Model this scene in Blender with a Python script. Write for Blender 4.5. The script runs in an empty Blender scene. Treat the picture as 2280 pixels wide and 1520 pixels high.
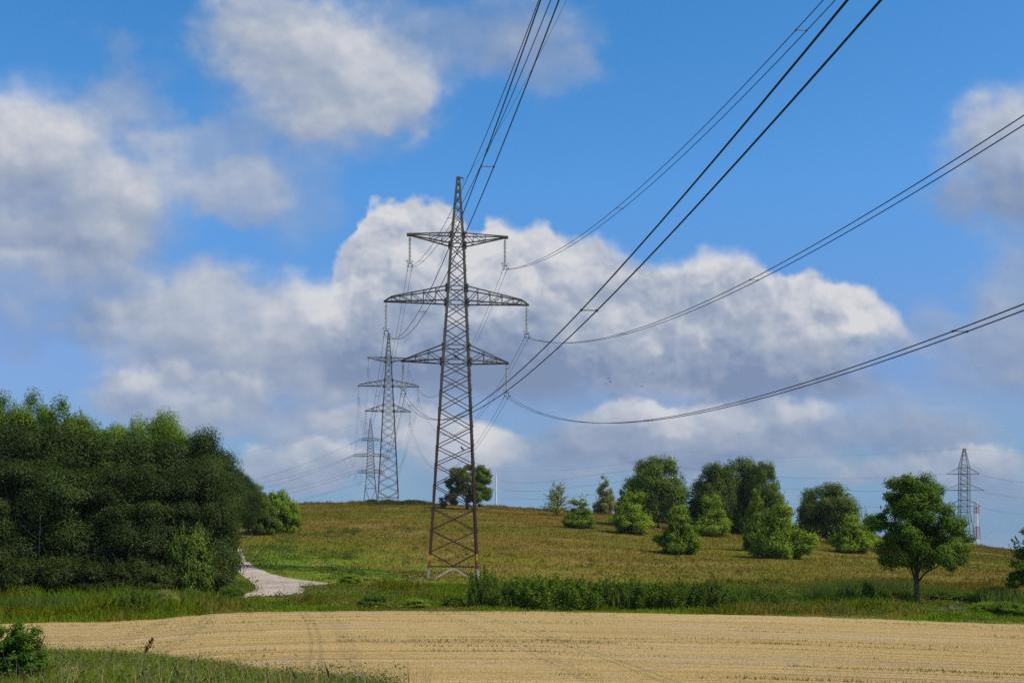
import bpy, math, random
import numpy as np
R = math.radians
scene = bpy.context.scene
COL = scene.collection
F = 2660.0            # focal length expressed in photo pixels (42 mm lens)
EZ = 4.5              # eye height above the stubble field
HOR = 1235.0          # photo row of the eye-level horizon
S1 = 0.054            # metres per photo pixel at the nearest pylon
D1 = F * S1

# ------------------------------------------------------------------ camera
cam = bpy.data.cameras.new('camera')
cam.sensor_width = 36.0
cam.lens = F / 2280.0 * 36.0
cam.shift_y = (HOR - 760.0) / 2280.0
cam.clip_start = 0.5
cam.clip_end = 20000
camo = bpy.data.objects.new('camera', cam)
camo.location = (0, 0, EZ)
camo.rotation_euler = (R(90), 0, 0)
COL.objects.link(camo)
scene.camera = camo

# ------------------------------------------------------------------ exposure
scene.view_settings.view_transform = 'Standard'
scene.view_settings.look = 'None'
scene.view_settings.exposure = 0.0
scene.view_settings.gamma = 1.0
scene.view_settings.use_curve_mapping = False
scene.cycles.max_bounces = 5
scene.cycles.diffuse_bounces = 3
scene.cycles.glossy_bounces = 2
scene.cycles.transmission_bounces = 4
scene.cycles.transparent_max_bounces = 4
scene.cycles.volume_bounces = 0
scene.cycles.use_denoising = False
scene.cycles.sample_clamp_indirect = 4.0

# ------------------------------------------------------------------ numpy noise
def _tab(seed):
    return np.random.default_rng(seed).random((256, 256))
_TABS = [_tab(100 + i) for i in range(8)]
def vnoise(x, y, seed=0):
    t = _TABS[seed % 8]
    xi = np.floor(x).astype(np.int64); yi = np.floor(y).astype(np.int64)
    fx = x - xi; fy = y - yi
    fx = fx*fx*fx*(fx*(fx*6-15)+10); fy = fy*fy*fy*(fy*(fy*6-15)+10)
    a = t[xi & 255, yi & 255]; b = t[(xi+1) & 255, yi & 255]
    c = t[xi & 255, (yi+1) & 255]; d = t[(xi+1) & 255, (yi+1) & 255]
    return (a*(1-fx)+b*fx)*(1-fy) + (c*(1-fx)+d*fx)*fy
def fbm(x, y, octv=5, seed=0, gain=0.5):
    s = 0; a = 1; n = 0
    for i in range(octv):
        s = s + a*vnoise(x + 17.3*i, y + 9.1*i, seed+i); n += a
        x = x*2.03; y = y*2.03; a *= gain
    return s/n
def sstep(a, b, x):
    t = np.clip((x-a)/(b-a), 0, 1)
    return t*t*(3-2*t)

# ------------------------------------------------------------------ sky and sun
SUN_AZ, SUN_EL = R(110), R(51)      # azimuth from +Y towards +X
def build_world():
    w = bpy.data.worlds.new('World'); scene.world = w
    w.use_nodes = True
    nt = w.node_tree; nt.nodes.clear()
    N = nt.nodes.new; L = nt.links.new
    out = N('ShaderNodeOutputWorld'); bg = N('ShaderNodeBackground')
    STR = 0.10
    bg.inputs['Strength'].default_value = STR
    sky = N('ShaderNodeTexSky'); sky.sky_type = 'NISHITA'; sky.sun_disc = False
    sky.sun_elevation = SUN_EL; sky.sun_rotation = SUN_AZ
    sky.altitude = 50; sky.air_density = 1.0; sky.dust_density = 0.3; sky.ozone_density = 2.5
    tint = N('ShaderNodeMix'); tint.data_type = 'RGBA'; tint.blend_type = 'MULTIPLY'
    tint.inputs[0].default_value = 1.0
    L(sky.outputs[0], tint.inputs[6]); tint.inputs[7].default_value = SKY_TINT
    # deepen the blue overhead: the red channel falls off faster with height than in the plain model
    spl = N('ShaderNodeSeparateColor'); L(tint.outputs[2], spl.inputs[0])
    pw = N('ShaderNodeMath'); pw.operation = 'POWER'; L(spl.outputs[0], pw.inputs[0]); pw.inputs[1].default_value = 1.9
    pm = N('ShaderNodeMath'); pm.operation = 'MULTIPLY'; L(pw.outputs[0], pm.inputs[0]); pm.inputs[1].default_value = 2.5/2.46**1.9
    blue = N('ShaderNodeCombineColor'); 
    cap = N('ShaderNodeMath'); cap.operation = 'MULTIPLY'; L(spl.outputs[1], cap.inputs[0]); cap.inputs[1].default_value = 0.56
    mn = N('ShaderNodeMath'); mn.operation = 'MINIMUM'; L(pm.outputs[0], mn.inputs[0]); L(cap.outputs[0], mn.inputs[1])
    L(mn.outputs[0], blue.inputs[0]); L(spl.outputs[1], blue.inputs[1]); 
    capb = N('ShaderNodeMath'); capb.operation = 'MULTIPLY'; L(spl.outputs[1], capb.inputs[0]); capb.inputs[1].default_value = 1.5
    mb_ = N('ShaderNodeMath'); mb_.operation = 'MAXIMUM'; L(spl.outputs[2], mb_.inputs[0]); L(capb.outputs[0], mb_.inputs[1]); L(mb_.outputs[0], blue.inputs[2])
    # direction -> tangent plane coordinates around north
    tc = N('ShaderNodeTexCoord'); sep = N('ShaderNodeSeparateXYZ')
    L(tc.outputs['Generated'], sep.inputs[0])
    ymax = N('ShaderNodeMath'); ymax.operation = 'MAXIMUM'; L(sep.outputs[1], ymax.inputs[0]); ymax.inputs[1].default_value = 0.02
    def mth(op, a, b):
        m = N('ShaderNodeMath'); m.operation = op
        for i, v in enumerate((a, b)):
            if isinstance(v, (int, float)): m.inputs[i].default_value = v
            else: L(v, m.inputs[i])
        return m.outputs[0]
    u = mth('DIVIDE', sep.outputs[0], ymax.outputs[0]); v = mth('DIVIDE', sep.outputs[2], ymax.outputs[0])
    uu = mth('MULTIPLY_ADD', u, 1.0/(CL_U1-CL_U0)); uu.node.inputs[2].default_value = -CL_U0/(CL_U1-CL_U0)
    vv = mth('MULTIPLY_ADD', v, 1.0/(CL_V1-CL_V0)); vv.node.inputs[2].default_value = -CL_V0/(CL_V1-CL_V0)
    comb = N('ShaderNodeCombineXYZ'); L(uu, comb.inputs[0]); L(vv, comb.inputs[1])
    img = cloud_image()
    tex = N('ShaderNodeTexImage'); tex.image = img; tex.extension = 'EXTEND'; tex.interpolation = 'Cubic'
    L(comb.outputs[0], tex.inputs[0])
    front = mth('MULTIPLY', tex.outputs['Alpha'], mth('GREATER_THAN', sep.outputs[1], 0.02))
    scl = N('ShaderNodeMix'); scl.data_type = 'RGBA'; scl.blend_type = 'MULTIPLY'; scl.inputs[0].default_value = 1
    L(tex.outputs['Color'], scl.inputs[6]); k = 1.0/STR; scl.inputs[7].default_value = (k, k, k, 1)
    # the clear sky is graded darker towards the hills
    lowr = N('ShaderNodeMapRange'); L(sep.outputs[2], lowr.inputs[0]); lowr.inputs[1].default_value = 0.0; lowr.inputs[2].default_value = 0.29
    lowr.inputs[3].default_value = 0.42; lowr.inputs[4].default_value = 1.06
    dim = N('ShaderNodeMix'); dim.data_type = 'RGBA'; dim.blend_type = 'MULTIPLY'; dim.inputs[0].default_value = 1.0
    L(blue.outputs[0], dim.inputs[6]); L(lowr.outputs[0], dim.inputs[7])
    # loose broken cloud for the rest of the dome
    nz = N('ShaderNodeTexNoise'); nz.inputs['Scale'].default_value = 3.0; nz.inputs['Detail'].default_value = 6
    L(tc.outputs['Generated'], nz.inputs['Vector'])
    mr = N('ShaderNodeMapRange'); mr.inputs[1].default_value = 0.5; mr.inputs[2].default_value = 0.68
    mr.inputs[3].default_value = 0; mr.inputs[4].default_value = 0.8; L(nz.outputs[0], mr.inputs[0])
    back = mth('MULTIPLY', mr.outputs[0], mth('LESS_THAN', sep.outputs[1], 0.02))
    m1 = N('ShaderNodeMix'); m1.data_type = 'RGBA'; L(back, m1.inputs[0]); L(dim.outputs[2], m1.inputs[6]); m1.inputs[7].default_value = (5, 5.2, 5.8, 1)
    m2 = N('ShaderNodeMix'); m2.data_type = 'RGBA'; L(front, m2.inputs[0]); L(m1.outputs[2], m2.inputs[6]); L(scl.outputs[2], m2.inputs[7])
    L(m2.outputs[2], bg.inputs['Color']); L(bg.outputs[0], out.inputs[0])

SKY_TINT = (0.90, 1.13, 1.56, 1)
CL_U0, CL_U1, CL_V0, CL_V1 = -0.85, 0.85, -0.02, 0.73
def s2l(c):
    c = np.asarray(c, float)/255.0
    return np.where(c <= 0.04045, c/12.92, ((c+0.055)/1.055)**2.4)

def cloud_image():
    W, H = 2100, 930
    u = np.linspace(CL_U0, CL_U1, W)[None, :].repeat(H, 0)
    v = np.linspace(CL_V0, CL_V1, H)[:, None].repeat(W, 1)
    X = 1140 + F*u; Y = HOR - F*v          # same angular grid, in handy units
    n_big = fbm(X/310, Y/240, 6, 0, 0.5); n_mid = fbm(X/140+5, Y/110+3, 6, 2, 0.5); n_fine = fbm(X/45+2, Y/40+8, 5, 4, 0.6)
    wx = (fbm(X/170+40, Y/150+11, 6, 5, 0.6)-0.5); wy = (fbm(X/170+70, Y/150+31, 6, 6, 0.6)-0.5)
    sx, sy = 0.55, -0.83                    # towards the sun on this grid
    def relief(f, dist, amp):               # crude self shading: brighter where density falls off towards the sun
        k = dist
        ix = int(round(k*sx/(F*(CL_U1-CL_U0)/W))); iy = int(round(-k*sy/(F*(CL_V1-CL_V0)/H)))
        return amp*(f - np.roll(np.roll(f, -iy, 0), -ix, 1))
    rel = relief(n_big, 45, 1.2) + relief(n_mid, 22, 0.45) + relief(n_fine, 9, 0.15)
    dark = s2l((126, 144, 176)); mid = s2l((164, 175, 194)); lite = s2l((214, 215, 219))
    RGB = np.zeros((H, W, 3)); A = np.zeros((H, W))
    def over(alpha, t):
        nonlocal RGB, A
        t = np.clip(t, 0, 1)[..., None]
        c = np.where(t < .5, dark+(mid-dark)*t*2, mid+(lite-mid)*(t*2-1))
        a = np.clip(alpha, 0, 1)
        na = a + A*(1-a)
        RGB = np.where(na[..., None] > 1e-4, (c*a[..., None] + RGB*(A*(1-a))[..., None])/np.maximum(na, 1e-4)[..., None], c)
        A = na
    def blob(cx, cy, rx, ry, al, b0, b1, rough=1.0, soft=0.45, thr=0.2, relk=1.0):
        dx = (X + wx*190*rough - cx)/rx; dy = (Y + wy*140*rough - cy)/ry
        g = np.exp(-(dx*dx+dy*dy)**1.1)
        f = g*(1 + (n_mid-0.5)*0.9*rough + (n_big-0.5)*0.9*rough + (n_fine-.5)*.2)
        a = sstep(thr-.02, thr+soft+.12, f)*al*(.80 + .30*n_big)
        t = b0 + (b1-b0)*np.clip(0.55 - dy*0.5 + (n_big-.5)*.7 + (n_mid-.5)*.3, 0, 1) + rel*.95*relk - .10*sstep(950, 1130, Y)
        over(a, t)
    # far thin veil
    veil = sstep(.45, .78, fbm(X/420+3, Y/110+4, 6, 3, .55))*sstep(560, 1000, Y)*0.24
    over(veil, 0.45 + rel*.8 + (n_mid-.5)*.5)
    # high ragged pieces and the big soft bank on the left
    blob(285, 115, 95, 65, .30, .25, .4, 1.3, .6)
    blob(1040, 60, 270, 120, .62, .22, .42, 1.1, .6)
    blob(1210, 130, 110, 90, .40, .3, .4, 1.1, .6)
    blob(690, 420, 140, 120, .34, .28, .4, 1.2, .6)
    blob(280, 250, 190, 100, .66, .3, .52, 1, .5)
    blob(470, 330, 190, 110, .60, .22, .46, 1, .5)
    blob(540, 420, 140, 75, .66, .3, .50, 1, .5)
    blob(620, 90, 190, 120, .85, .3, .62, 1, .5)
    blob(740, 170, 250, 160, 1.0, .30, .86, .8, .5, .16)
    blob(880, 190, 120, 110, .75, .35, .66, 1, .5)
    blob(800, 265, 150, 50, .8, .42, .72, .8, .45)
    blob(190, 650, 400, 90, .74, .25, .50, .9, .5)
    blob(90, 400, 270, 190, 1.0, .22, .80, .75, .4, .14)
    blob(60, 330, 170, 100, .95, .45, .86, .9, .4)
    blob(60, 520, 320, 100, .9, .12, .5, .8, .5)
    blob(90, 590, 210, 42, .7, .45, .72, .8, .5)
    blob(270, 730, 140, 60, .7, .05, .25, 1, .5)
    blob(60, 745, 190, 50, .45, .05, .3, 1, .5)
    blob(470, 700, 220, 110, .88, .40, .72, .8, .42, .16)
    blob(540, 800, 280, 80, .86, .28, .58, .8, .45, .16)
    blob(720, 730, 150, 130, .95, .35, .88, .85, .32)
    blob(690, 840, 260, 60, .8, .08, .35, .8, .5)
    # right side
    blob(2090, 740, 70, 60, .45, .3, .45)
    blob(2290, 600, 150, 210, .70, .18, .42, 1, .55)
    blob(2270, 780, 170, 110, .80, .10, .42, 1, .5)
    blob(2290, 330, 190, 130, .96, .25, .78, .9, .42)
    blob(2270, 450, 190, 75, .95, .04, .35, .9, .45)
    blob(1960, 900, 190, 60, .40, .2, .4)
    blob(2060, 960, 170, 60, .7, .1, .35, 1, .5)
    blob(2090, 1035, 230, 58, .85, .34, .70, .9, .26, .25, 1.3)
    blob(2240, 1080, 200, 70, .6, .2, .45)
    blob(1880, 1030, 160, 45, .5, .3, .55)
    # low bank near the horizon
    blob(400, 895, 210, 74, .95, .32, .74, .9, .26, .24, 1.3)
    blob(560, 955, 280, 44, .66, .28, .55, .8, .45)
    blob(800, 890, 280, 60, .75, .12, .35, .8, .5)
    blob(880, 950, 240, 44, .7, .3, .62, .9, .28, .26, 1.3)
    blob(680, 1045, 170, 62, .9, .38, .76, .9, .26, .26, 1.3)
    blob(1010, 975, 120, 55, .75, .45, .78, .9, .4)
    blob(1120, 985, 80, 52, 1.0, .55, .95, .7, .25, .2)
    blob(1180, 1045, 240, 45, .55, .3, .5, .9, .5)
    blob(1450, 1060, 200, 40, .6, .3, .55, .9, .5)
    blob(1500, 985, 340, 72, .95, .04, .34, .8, .30, .22, 1.2)
    blob(1720, 960, 210, 60, .75, .2, .5, .9, .28, .26, 1.2)
    blob(1590, 920, 290, 44, .92, .45, .86, .8, .26, .24, 1.3)
    # the large cumulus: a skyline of turrets over a flat grey base
    tx = [560, 660, 700, 735, 765, 795, 830, 870, 925, 980, 1020, 1045, 1075, 1095, 1140, 1165, 1185, 1215, 1240, 1280, 1320, 1350, 1400, 1460, 1500, 1560, 1600, 1660, 1720, 1770, 1810, 1850, 1905, 1960, 2010, 2050, 2080, 2100, 2130, 2500]
    ty = [1010, 760, 640, 620, 560, 495, 455, 436, 424, 436, 446, 480, 492, 478, 500, 515, 494, 488, 520, 520, 508, 535, 562, 596, 582, 556, 552, 566, 600, 618, 610, 622, 634, 664, 700, 742, 790, 840, 930, 1500]
    lob = fbm(X/62+31, Y/56+12, 4, 3, .55)-.5; lob2 = fbm(X/62+77, Y/56+5, 4, 4, .55)-.5
    Xw = X + wx*60 + lob*32 + (n_fine-.5)*16; Yw = Y + wy*60 + lob2*34 + (n_fine-.5)*22
    dep = Yw - np.interp(Xw, tx, ty)
    edge = 17 + 32*sstep(0.42, .62, n_big) + 34*sstep(1900, 2060, X)
    a = sstep(-edge*.3, edge, dep)
    a *= 1 - sstep(850, 915, Y + wy*60 + (n_big-.5)*110)*.97
    lf = sstep(640, 800, X + (n_big-.5)*200); a *= lf*(1 - .96*sstep(1850, 2040, X + wx*160)*sstep(715, 820, Y + wy*120))
    bil = fbm((X + wx*120)/150+20, (Y+wy*90)/115+9, 6, 1, .52); bi2 = np.abs(fbm((X+wx*60)/70+3, (Y+wy*60)/60+1, 5, 6, .5)-.5)*2
    rb = relief(bil, 30, 1.0) + relief(bi2, 14, -.30) + relief(n_fine, 9, .15)
    base = sstep(680, 860, Y + (n_big-.5)*140)
    t = .88 - .24*np.clip(dep/260, 0, 1) - .60*base + rb*(1-.3*base) + rel*.6 + (bil-.5)*.7
    t += .16*np.exp(-(dep/26)**2) - .16*sstep(-.1, .25, wx)*sstep(40, 160, dep)
    over(a, t)
    px = np.zeros((H, W, 4), np.float32)
    px[..., :3] = RGB; px[..., 3] = np.clip(A, 0, 1)*sstep(-0.02, 0.0, v)
    im = bpy.data.images.new('cloud_field', W, H, alpha=True, float_buffer=True)
    im.colorspace_settings.name = 'Non-Color'
    im.alpha_mode = 'CHANNEL_PACKED'
    im.pixels.foreach_set(px.ravel()); im.update(); im.pack()
    return im
build_world()

sun = bpy.data.lights.new('sun', 'SUN'); sun.energy = 4.9; sun.angle = R(0.75); sun.color = (1.0, 0.91, 0.77)
suno = bpy.data.objects.new('sun', sun); COL.objects.link(suno)
from mathutils import Vector, Matrix
sdir = Vector((math.sin(SUN_AZ)*math.cos(SUN_EL), math.cos(SUN_AZ)*math.cos(SUN_EL), math.sin(SUN_EL)))
suno.rotation_euler = sdir.to_track_quat('Z', 'Y').to_euler()

# ------------------------------------------------------------------ terrain function
DE_X = [-900, 0, 110, 250, 340, 480, 620, 800, 1200, 1500, 1700, 1900, 2100, 2280, 2900]
DE_Y = [1392, 1388, 1386, 1384, 1378, 1366, 1362, 1360, 1361, 1366, 1370, 1377, 1384, 1392, 1420]
def far_edge(px):
    return EZ*F/(np.interp(px, DE_X, DE_Y) - HOR)
def foot(px):
    return np.interp(px, [-300, 0, 100, 330, 600, 900, 1250], [57, 56, 55, 52, 45, 41, 35])
HQ_D = np.array([143., 200, 260, 310, 345, 380, 450, 600, 1000, 3000, 12000])
HQ_V = np.array([0., .30, .60, .82, .94, 1.0, .98, .72, .3, -1.2, -3])
def pchip(xq, xs, ys):
    h = np.diff(xs); dl = np.diff(ys)/h; m = np.zeros(len(xs)); m[0] = dl[0]; m[-1] = dl[-1]
    for i in range(1, len(xs)-1):
        m[i] = 0 if dl[i-1]*dl[i] <= 0 else 2*dl[i-1]*dl[i]/(dl[i-1]+dl[i])
    i = np.clip(np.searchsorted(xs, xq)-1, 0, len(xs)-2)
    t = np.clip((xq-xs[i])/h[i], 0, 1)
    return (2*t**3-3*t**2+1)*ys[i] + (t**3-2*t**2+t)*h[i]*m[i] + (-2*t**3+3*t**2)*ys[i+1] + (t**3-t**2)*h[i]*m[i+1]
Z143 = 1.95
SKY_X = np.array([-900., 650, 800, 960, 1100, 1230, 1400, 1600, 1800, 1920, 2050, 2180, 2280, 2500, 3200])
SKY_Y = np.array([1123., 1123, 1119, 1122, 1128, 1136, 1150, 1166, 1181, 1194, 1204, 1214, 1227, 1246, 1262])
_dd = np.linspace(143, 900, 600); _q = pchip(_dd, HQ_D, HQ_V)
def _solve(y):
    lo, hi = 0, 60
    for _ in range(50):
        s = (lo+hi)/2
        if (HOR - (Z143 + s*_q - EZ)*F/_dd).min() > y: lo = s
        else: hi = s
    return s
SKY_S = np.array([_solve(y) for y in SKY_Y])
def zt(x, y):
    x = np.asarray(x, float); y = np.asarray(y, float)
    d = np.maximum(y, 1.0)
    px = np.clip(1140 + F*x/np.maximum(d, 25), -900, 3200)
    ft = foot(px)
    bank = np.where(d < 22, 1.9 + (22-d)/14*1.0, 1.9*(ft-d)/(ft-22))
    bank = np.clip(bank, 0, 2.95)
    bank = np.where(d < ft, bank, 0)
    de = far_edge(px)
    t = np.clip((d-de)/(143-de), 0, 1)
    verge = Z143*(0.30*t + 0.70*t*t)
    s = np.interp(px, SKY_X, SKY_S)
    hill = s*pchip(np.clip(d, 143, 12000), HQ_D, HQ_V)
    bump = (fbm(x/14, d/14, 3, 2)-.5)*0.5*sstep(115, 170, d)
    return bank + verge + hill + bump
def P(px, py, d):
    return Vector(((px-1140)*d/F, d, EZ - (py-HOR)*d/F))
def on_ground(px, py, dmin=78.0):
    d = np.linspace(dmin, 380, 3000)
    x = (px-1140)*d/F
    yy = HOR - (zt(x, d)-EZ)*F/d
    k = np.nonzero(yy <= py)[0]
    k = k[0] if len(k) else int(np.argmin(yy))
    return float(d[k])
def gpos(px, d):
    x = (px-1140)*d/F
    return Vector((x, d, float(zt(x, d))))
def wpx(x, y, z):
    return 1140 + F*x/y, HOR - (z-EZ)*F/y

# ------------------------------------------------------------------ object helpers
def tag(o, label=None, cat=None, group=None, kind=None):
    if label: o['label'] = label
    if cat: o['category'] = cat
    if group: o['group'] = group
    if kind: o['kind'] = kind
    return o
def empty(name, loc, rz=0.0, label=None, cat=None, group=None):
    o = bpy.data.objects.new(name, None); COL.objects.link(o)
    o.location = loc; o.rotation_euler = (0, 0, rz); o.empty_display_size = 0.3
    return tag(o, label, cat, group)
def link(name, me, mat=None, parent=None):
    if mat is not None and not me.materials: me.materials.append(mat)
    o = bpy.data.objects.new(name, me); COL.objects.link(o)
    if parent is not None: o.parent = parent
    return o
def np_mesh(name, verts, faces, nper, smooth=False, attr=None, cattr=None, uv=None):
    """verts (N,3); faces flat index array with nper corners each."""
    me = bpy.data.meshes.new(name)
    verts = np.asarray(verts, np.float32); faces = np.asarray(faces, np.int32).ravel()
    nf = len(faces)//nper
    me.vertices.add(len(verts)); me.vertices.foreach_set('co', verts.ravel())
    me.loops.add(len(faces)); me.loops.foreach_set('vertex_index', faces)
    me.polygons.add(nf); me.polygons.foreach_set('loop_start', np.arange(0, nf*nper, nper, dtype=np.int32))
    if smooth: me.polygons.foreach_set('use_smooth', np.ones(nf, bool))
    if attr is not None:
        a = me.attributes.new('var', 'FLOAT', 'FACE'); a.data.foreach_set('value', np.asarray(attr, np.float32))
    if cattr is not None:
        dom, c = cattr
        a = me.attributes.new('tone', 'FLOAT_COLOR', dom)
        c4 = np.ones((len(c), 4), np.float32); c4[:, :3] = c
        a.data.foreach_set('color', c4.ravel())
    if uv is not None:
        l = me.uv_layers.new(name='UVMap'); l.data.foreach_set('uv', np.asarray(uv, np.float32)[faces].ravel())
    me.update(calc_edges=True)
    return me
class MB:
    def __init__(s): s.v = []; s.f = []
    def box8(s, pts):
        b = len(s.v); s.v += [tuple(p) for p in pts]
        s.f += [(b, b+3, b+2, b+1), (b+4, b+5, b+6, b+7), (b, b+1, b+5, b+4), (b+1, b+2, b+6, b+5), (b+2, b+3, b+7, b+6), (b+3, b, b+4, b+7)]
    def bar(s, p, q, w, h, up=(0, 0, 1), off=(0, 0)):
        p = Vector(p); q = Vector(q); d = (q-p).normalized(); up = Vector(up)
        a = d.cross(up)
        if a.length < 1e-4: a = d.cross(Vector((1, 0, 0)))
        a.normalize(); b = a.cross(d).normalized()
        o = a*off[0] + b*off[1]; a = a*(w/2); b = b*(h/2)
        s.box8([p-a-b+o, p+a-b+o, p+a+b+o, p-a+b+o, q-a-b+o, q+a-b+o, q+a+b+o, q-a+b+o])
    def box(s, c, dx, dy, dz):
        x, y, z = c
        s.box8([(x-dx, y-dy, z-dz), (x+dx, y-dy, z-dz), (x+dx, y+dy, z-dz), (x-dx, y+dy, z-dz), (x-dx, y-dy, z+dz), (x+dx, y-dy, z+dz), (x+dx, y+dy, z+dz), (x-dx, y+dy, z+dz)])
    def tube(s, pts, rad, n=6, cap=True):
        pts = [Vector(p) for p in pts]
        if not hasattr(rad, '__len__'): rad = [rad]*len(pts)
        prev = None; b0 = len(s.v)
        for i, p in enumerate(pts):
            d = (pts[min(i+1, len(pts)-1)] - pts[max(i-1, 0)]).normalized()
            if prev is None:
                a = d.cross(Vector((0, 0, 1)))
                if a.length < 1e-3: a = d.cross(Vector((1, 0, 0)))
            else:
                a = prev - d*prev.dot(d)
            a.normalize(); prev = a; c = d.cross(a)
            for k in range(n):
                t = 2*math.pi*k/n
                s.v.append(tuple(p + (a*math.cos(t)+c*math.sin(t))*rad[i]))
        for i in range(len(pts)-1):
            for k in range(n):
                k2 = (k+1) % n
                s.f.append((b0+i*n+k, b0+i*n+k2, b0+(i+1)*n+k2, b0+(i+1)*n+k))
        if cap:
            s.f.append(tuple(b0+k for k in reversed(range(n)))); s.f.append(tuple(b0+(len(pts)-1)*n+k for k in range(n)))
    def lathe(s, prof, n=10, c=(0, 0, 0)):
        b0 = len(s.v)
        for r, z in prof:
            for k in range(n):
                t = 2*math.pi*k/n; s.v.append((c[0]+r*math.cos(t), c[1]+r*math.sin(t), c[2]+z))
        for i in range(len(prof)-1):
            for k in range(n):
                k2 = (k+1) % n
                s.f.append((b0+i*n+k, b0+i*n+k2, b0+(i+1)*n+k2, b0+(i+1)*n+k))
    def torus(s, c, R0, r, n=20, m=6):
        b0 = len(s.v)
        for i in range(n):
            t = 2*math.pi*i/n
            for j in range(m):
                p = 2*math.pi*j/m
                s.v.append((c[0]+(R0+r*math.cos(p))*math.cos(t), c[1]+(R0+r*math.cos(p))*math.sin(t), c[2]+r*math.sin(p)))
        for i in range(n):
            for j in range(m):
                s.f.append((b0+i*m+j, b0+((i+1) % n)*m+j, b0+((i+1) % n)*m+(j+1) % m, b0+i*m+(j+1) % m))
    def mesh(s, name, smooth=False):
        me = bpy.data.meshes.new(name); me.from_pydata(s.v, [], s.f)
        if smooth:
            for p in me.polygons: p.use_smooth = True
        me.update(); return me
    def build(s, name, mat, parent=None, smooth=False):
        return link(name, s.mesh(name, smooth), mat, parent)

# ------------------------------------------------------------------ materials
def mat_base(name, rough=0.8, spec=0.2):
    m = bpy.data.materials.new(name); m.use_nodes = True
    b = m.node_tree.nodes['Principled BSDF']
    b.inputs['Roughness'].default_value = rough
    b.inputs['Specular IOR Level'].default_value = spec
    return m, m.node_tree, b
def add(nt, t, **kw):
    n = nt.nodes.new(t)
    for k, v in kw.items(): setattr(n, k, v)
    return n
def noise_mat(name, c1, c2, scale=4.0, rough=0.8, metal=0.0, spec=0.2, detail=5):
    m, nt, b = mat_base(name, rough, spec)
    tc = add(nt, 'ShaderNodeTexCoord'); n = add(nt, 'ShaderNodeTexNoise')
    n.inputs['Scale'].default_value = scale; n.inputs['Detail'].default_value = detail
    nt.links.new(tc.outputs['Object'], n.inputs['Vector'])
    r = add(nt, 'ShaderNodeValToRGB'); r.color_ramp.elements[0].color = (*c1, 1); r.color_ramp.elements[1].color = (*c2, 1)
    r.color_ramp.elements[0].position = .35; r.color_ramp.elements[1].position = .65
    nt.links.new(n.outputs['Fac'], r.inputs[0]); nt.links.new(r.outputs[0], b.inputs['Base Color'])
    b.inputs['Metallic'].default_value = metal
    return m
def leaf_mat(name, c1, c2, trans=0.28, hue_var=0.25):
    """two sided leaf: diffuse + translucent, tone varies per leaf and per tree"""
    m = bpy.data.materials.new(name); m.use_nodes = True; nt = m.node_tree; nt.nodes.clear()
    L = nt.links.new
    c1, c2 = [tuple(v*k for v, k in zip(c, (2.1, 1.75, .75))) for c in (c1, c2)]
    out = add(nt, 'ShaderNodeOutputMaterial'); at = add(nt, 'ShaderNodeAttribute', attribute_name='var')
    oi = add(nt, 'ShaderNodeObjectInfo')
    r = add(nt, 'ShaderNodeValToRGB'); r.color_ramp.elements[0].color = (*c1, 1); r.color_ramp.elements[1].color = (*c2, 1)
    L(at.outputs['Fac'], r.inputs[0])
    hv = add(nt, 'ShaderNodeHueSaturation')
    ma = add(nt, 'ShaderNodeMapRange'); ma.inputs[3].default_value = 1-hue_var; ma.inputs[4].default_value = 1+hue_var
    L(oi.outputs['Random'], ma.inputs[0]); L(ma.outputs[0], hv.inputs['Value']); L(r.outputs[0], hv.inputs['Color'])
    d = add(nt, 'ShaderNodeBsdfDiffuse'); t = add(nt, 'ShaderNodeBsdfTranslucent'); g = add(nt, 'ShaderNodeBsdfGlossy')
    g.inputs['Roughness'].default_value = .5; g.inputs['Color'].default_value = (.9, .95, 1, 1)
    mx = add(nt, 'ShaderNodeMixShader'); mx.inputs[0].default_value = trans
    mg = add(nt, 'ShaderNodeMixShader'); mg.inputs[0].default_value = .008
    tb = add(nt, 'ShaderNodeMix', data_type='RGBA', blend_type='MULTIPLY'); tb.inputs[0].default_value = 1
    L(hv.outputs[0], tb.inputs[6]); tb.inputs[7].default_value = (1.5, 1.6, .55, 1)
    L(hv.outputs[0], d.inputs[0]); L(tb.outputs[2], t.inputs[0])
    L(d.outputs[0], mx.inputs[1]); L(t.outputs[0], mx.inputs[2]); L(mx.outputs[0], mg.inputs[1]); L(g.outputs[0], mg.inputs[2])
    L(mg.outputs[0], out.inputs[0])
    return m
def blade_mat(name, trans=0.38):
    m = bpy.data.materials.new(name); m.use_nodes = True; nt = m.node_tree; nt.nodes.clear(); L = nt.links.new
    out = add(nt, 'ShaderNodeOutputMaterial'); at = add(nt, 'ShaderNodeAttribute', attribute_name='tone')
    d = add(nt, 'ShaderNodeBsdfDiffuse'); t = add(nt, 'ShaderNodeBsdfTranslucent'); mx = add(nt, 'ShaderNodeMixShader'); mx.inputs[0].default_value = trans
    L(at.outputs['Color'], d.inputs[0]); L(at.outputs['Color'], t.inputs[0]); L(d.outputs[0], mx.inputs[1]); L(t.outputs[0], mx.inputs[2]); L(mx.outputs[0], out.inputs[0])
    return m
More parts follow.
